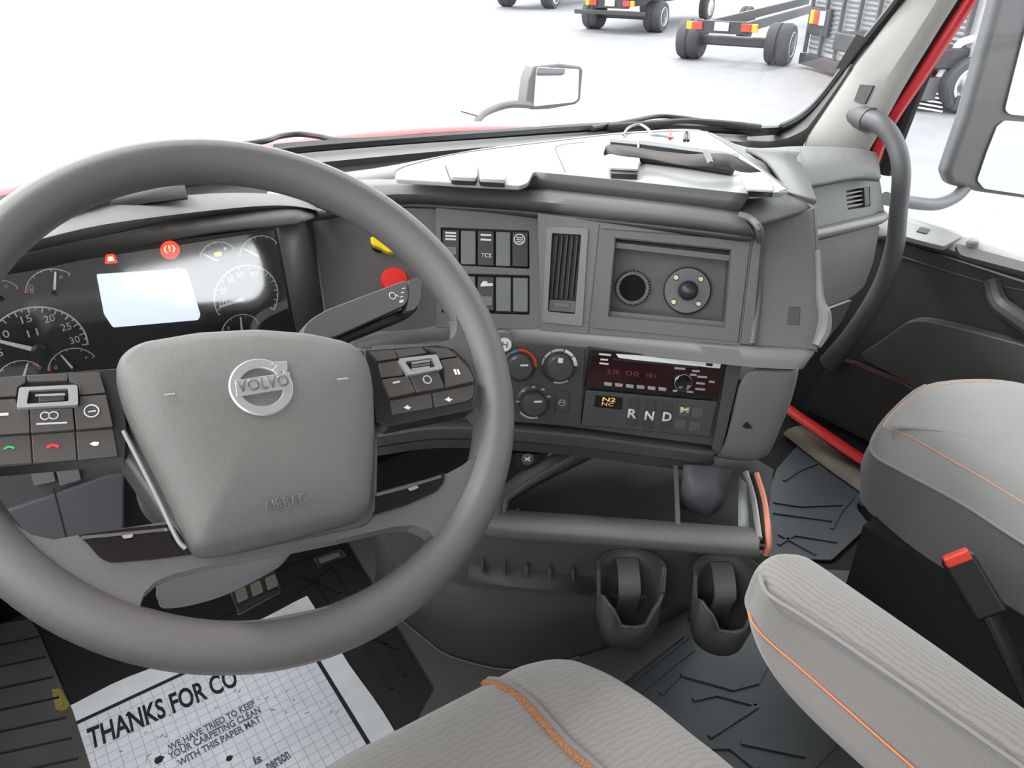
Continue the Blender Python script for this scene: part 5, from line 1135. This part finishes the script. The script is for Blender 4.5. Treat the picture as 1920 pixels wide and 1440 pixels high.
TIRE = mat('tire rubber', (.045, .045, .05), .8); DKM = mat('dark chassis metal', (.03, .03, .034), .5); WRIM = mat('white wheel rim', (.8, .8, .8), .4)
LAMP_R = mat('red tail lamp', (.7, .04, .02), .3); LAMP_O = mat('orange lamp', (.8, .32, .02), .3)
heading = math.atan2(.33, .94)
def wheel(root, x, y, r, w, dual=True):
    s = 1 if y > 0 else -1; prs = [(r*.56, -w/2), (r*.9, -w/2), (r, -w*.36), (r, -w*.06), (r*.93, -w*.03), (r*.93, w*.03), (r, w*.06), (r, w*.36), (r*.9, w/2), (r*.56, w/2)]
    t = lathe('tire', (x, y, r), (0, s, 0), prs, TIRE, root, seg=32)
    lathe('wheel_rim', (x, y, r), (0, s, 0), [(r*.6, w*.5), (r*.58, w*.52), (r*.5, w*.40), (r*.25, w*.30), (r*.2, w*.5), (.001, w*.5)], WRIM, t, seg=28)
def truck(name, lab, pos, body, r=.42, grp='trucks parked across the yard', rz=None, tail=True):
    t = thing(name, lab, 'truck', (0, 0, 0), grp)
    for sy in (-1, 1): wheel(t, 0, sy*1.0, r, .5)
    for sy in (-1, 1): wheel(t, 4.2, sy*1.05, r, .28)
    for sy in (-.42, .42): box('frame_rail', (3.6, sy, .78), (9.2, .08, .2), DKM, t, bevel=.01)
    box('rear_axle', (0, 0, r), (.2, 1.9, .2), DKM, t, bevel=.04)
    box('crossmember', (-1.0, 0, .78), (.1, 1.1, .24), DKM, t, bevel=.01)
    for sy in (-1, 1):
        box('tail_lamp', (-1.09, sy*.52, .80), (.06, .2, .15), LAMP_R, t, bevel=.01)
        box('indicator_lamp', (-1.09, sy*.70, .80), (.06, .12, .15), LAMP_O, t, bevel=.01)
    box('number_plate_board', (-1.09, 0, .8), (.04, .3, .16), WPLAS, t, bevel=.005)
    if body == 'dark':
        box('load_bed', (1.2, 0, 1.3), (4.6, 2.3, .75), DKM, t, bevel=.03); box('bumper', (-1.1, 0, .55), (.12, 2.2, .12), DKM, t, bevel=.02)
    box('cab', (4.6 if body == 'dark' else 9.5, 0, 1.6), (1.9, 2.1, 1.5), WPLAS if body != 'dark' else mat('dark cab paint', (.03, .03, .035), .3), t, bevel=.12)
    box('cab_window', (3.7 if body == 'dark' else 8.6, 0, 1.9), (.2, 1.6, .5), DKGLASS, t, bevel=.02)
    t.location = pos; t.rotation_euler.z = heading if rz is None else rz
    return t
truck('chassis_truck', 'bare chassis truck with dual rear tires and orange tail lamps, nearest in the yard', (14.9, 10.85, GZ), 'bare')
truck('flatbed_truck', 'black bodied truck with white wheel rims behind the bare chassis', (17.9, 17.1, GZ), 'dark')
truck('flatbed_truck', 'black truck cut by the top edge, farthest to the left', (21.3, 25.6, GZ), 'dark')
# white louvred body
lb = thing('louvred_trailer', 'white louvred trailer body with vertical bars beside the pillar', 'trailer', (15.2, 9.0, GZ), None)
A0, B0 = Vector((15.35, 9.35, GZ)), Vector((12.7, 4.9, GZ)); dv = (B0-A0).normalized(); out = Vector((-dv.y, dv.x, 0)); out = out if out.x < 0 else -out
Lw = (B0-A0).length
loff = math.atan2(dv.y, dv.x)
def lbx(nm, s, z, w, h, d, m, o=0, **k): return box(nm, A0+dv*s+out*(o)+Vector((0, 0, z)), (w, d, h), m, lb, rz=loff, **k)
lbx('panel', Lw/2, 1.75, Lw, 2.9, 1.6, mat('trailer panel', (.35, .355, .37), .5), -.85, bevel=.02)
lbx('bottom_beam', Lw/2, .18, Lw+.1, .22, .2, DKM, .0, bevel=.01)
lv = []; lf = []
for k in range(34):
    z = .38+k*.085
    for s0 in [i*.62 for i in range(int(Lw/.62))]:
        n = len(lv)
        for (a_, zz, oo) in ((s0+.06, z, 0), (s0+.56, z, 0), (s0+.56, z+.05, .05), (s0+.06, z+.05, .05), (s0+.06, z+.055, 0), (s0+.56, z+.055, 0)):
            lv.append(A0+dv*a_+out*(oo-.045)+Vector((0, 0, zz)))
        lf += [(n, n+1, n+2, n+3), (n+3, n+2, n+5, n+4)]
g = mesh('louvre_slats', lv, lf, mat('louvre grey', (.26, .26, .27), .5), lb, smooth=False)
for i in range(int(Lw/.62)+1): lbx('vertical_bar', i*.62, 1.75, .05, 2.9, .08, mat('bar grey', (.08, .08, .09), .5), .02, bevel=.005)
lbx('lamp_board', .42, .92, .85, .5, .06, DKM, .03, bevel=.01)
for k, m_ in enumerate((LAMP_O, LAMP_R, WPLAS)): lbx('tail_lamp', .2+k*.2, 1.0, .16, .26, .05, m_, .08, bevel=.01)
# trailer seen through the side window
tr = thing('ladder_trailer', 'dark trailer with pale ladder rails and white wheel seen through the side window', 'trailer', (0, 0, 0), None)
def gz(px, py, z): return aZ(px, py, z)
w0 = aZ(1800, 212, GZ)
t_ = lathe('tire', (w0.x, w0.y, GZ+.42), (-.55, -.83, 0), [(.24, -.12), (.38, -.13), (.42, -.09), (.42, .09), (.38, .13), (.24, .12)], TIRE, tr, seg=30)
lathe('wheel_rim', (w0.x, w0.y, GZ+.42), (-.55, -.83, 0), [(.29, .12), (.27, .14), (.2, .08), (.08, .1), (.001, .12)], WRIM, t_, seg=28)
box('deck', (w0.x+.6, w0.y+1.2, GZ+.8), (1.6, 2.6, .3), DKM, tr, rz=-.5, bevel=.03)
box('lower_frame', (w0.x+.3, w0.y+.9, GZ+.35), (1.2, 1.6, .35), mat('dark frame grey', (.10, .10, .11), .5), tr, rz=-.5, bevel=.03)
LADM = mat('pale ladder paint', (.72, .72, .70), .5)
Tp = PL(Vector((w0.x-.1, w0.y+.2, 0)), (-.83, -.55, 0))
for q in ([(1748, 168), (1790, 95), (1812, 76), (1870, 66)], [(1740, 190), (1780, 125), (1812, 112), (1868, 100)]): tube('ladder_rail', [Tp.pw(x, y) for x, y in q], .06, LADM, tr, seg=8)
for k in range(5): tube('rung', [Tp.pw(1768+k*14, 130-k*9), Tp.pw(1776+k*14, 142-k*8)], .035, LADM, tr, seg=6, sm=0)
for k in range(5): plate('step', Tp, [(1722, 168+k*8), (1768, 176+k*8), (1767, 179+k*8), (1721, 171+k*8)], WPLAS, tr, t=.04, up=.1)
0 and box('upper_body', (w0.x+1.2, w0.y+2.4, GZ+2.1), (2.0, 3.0, 1.8), mat('grey body', (.30, .31, .32), .5), tr, rz=-.5, bevel=.05)
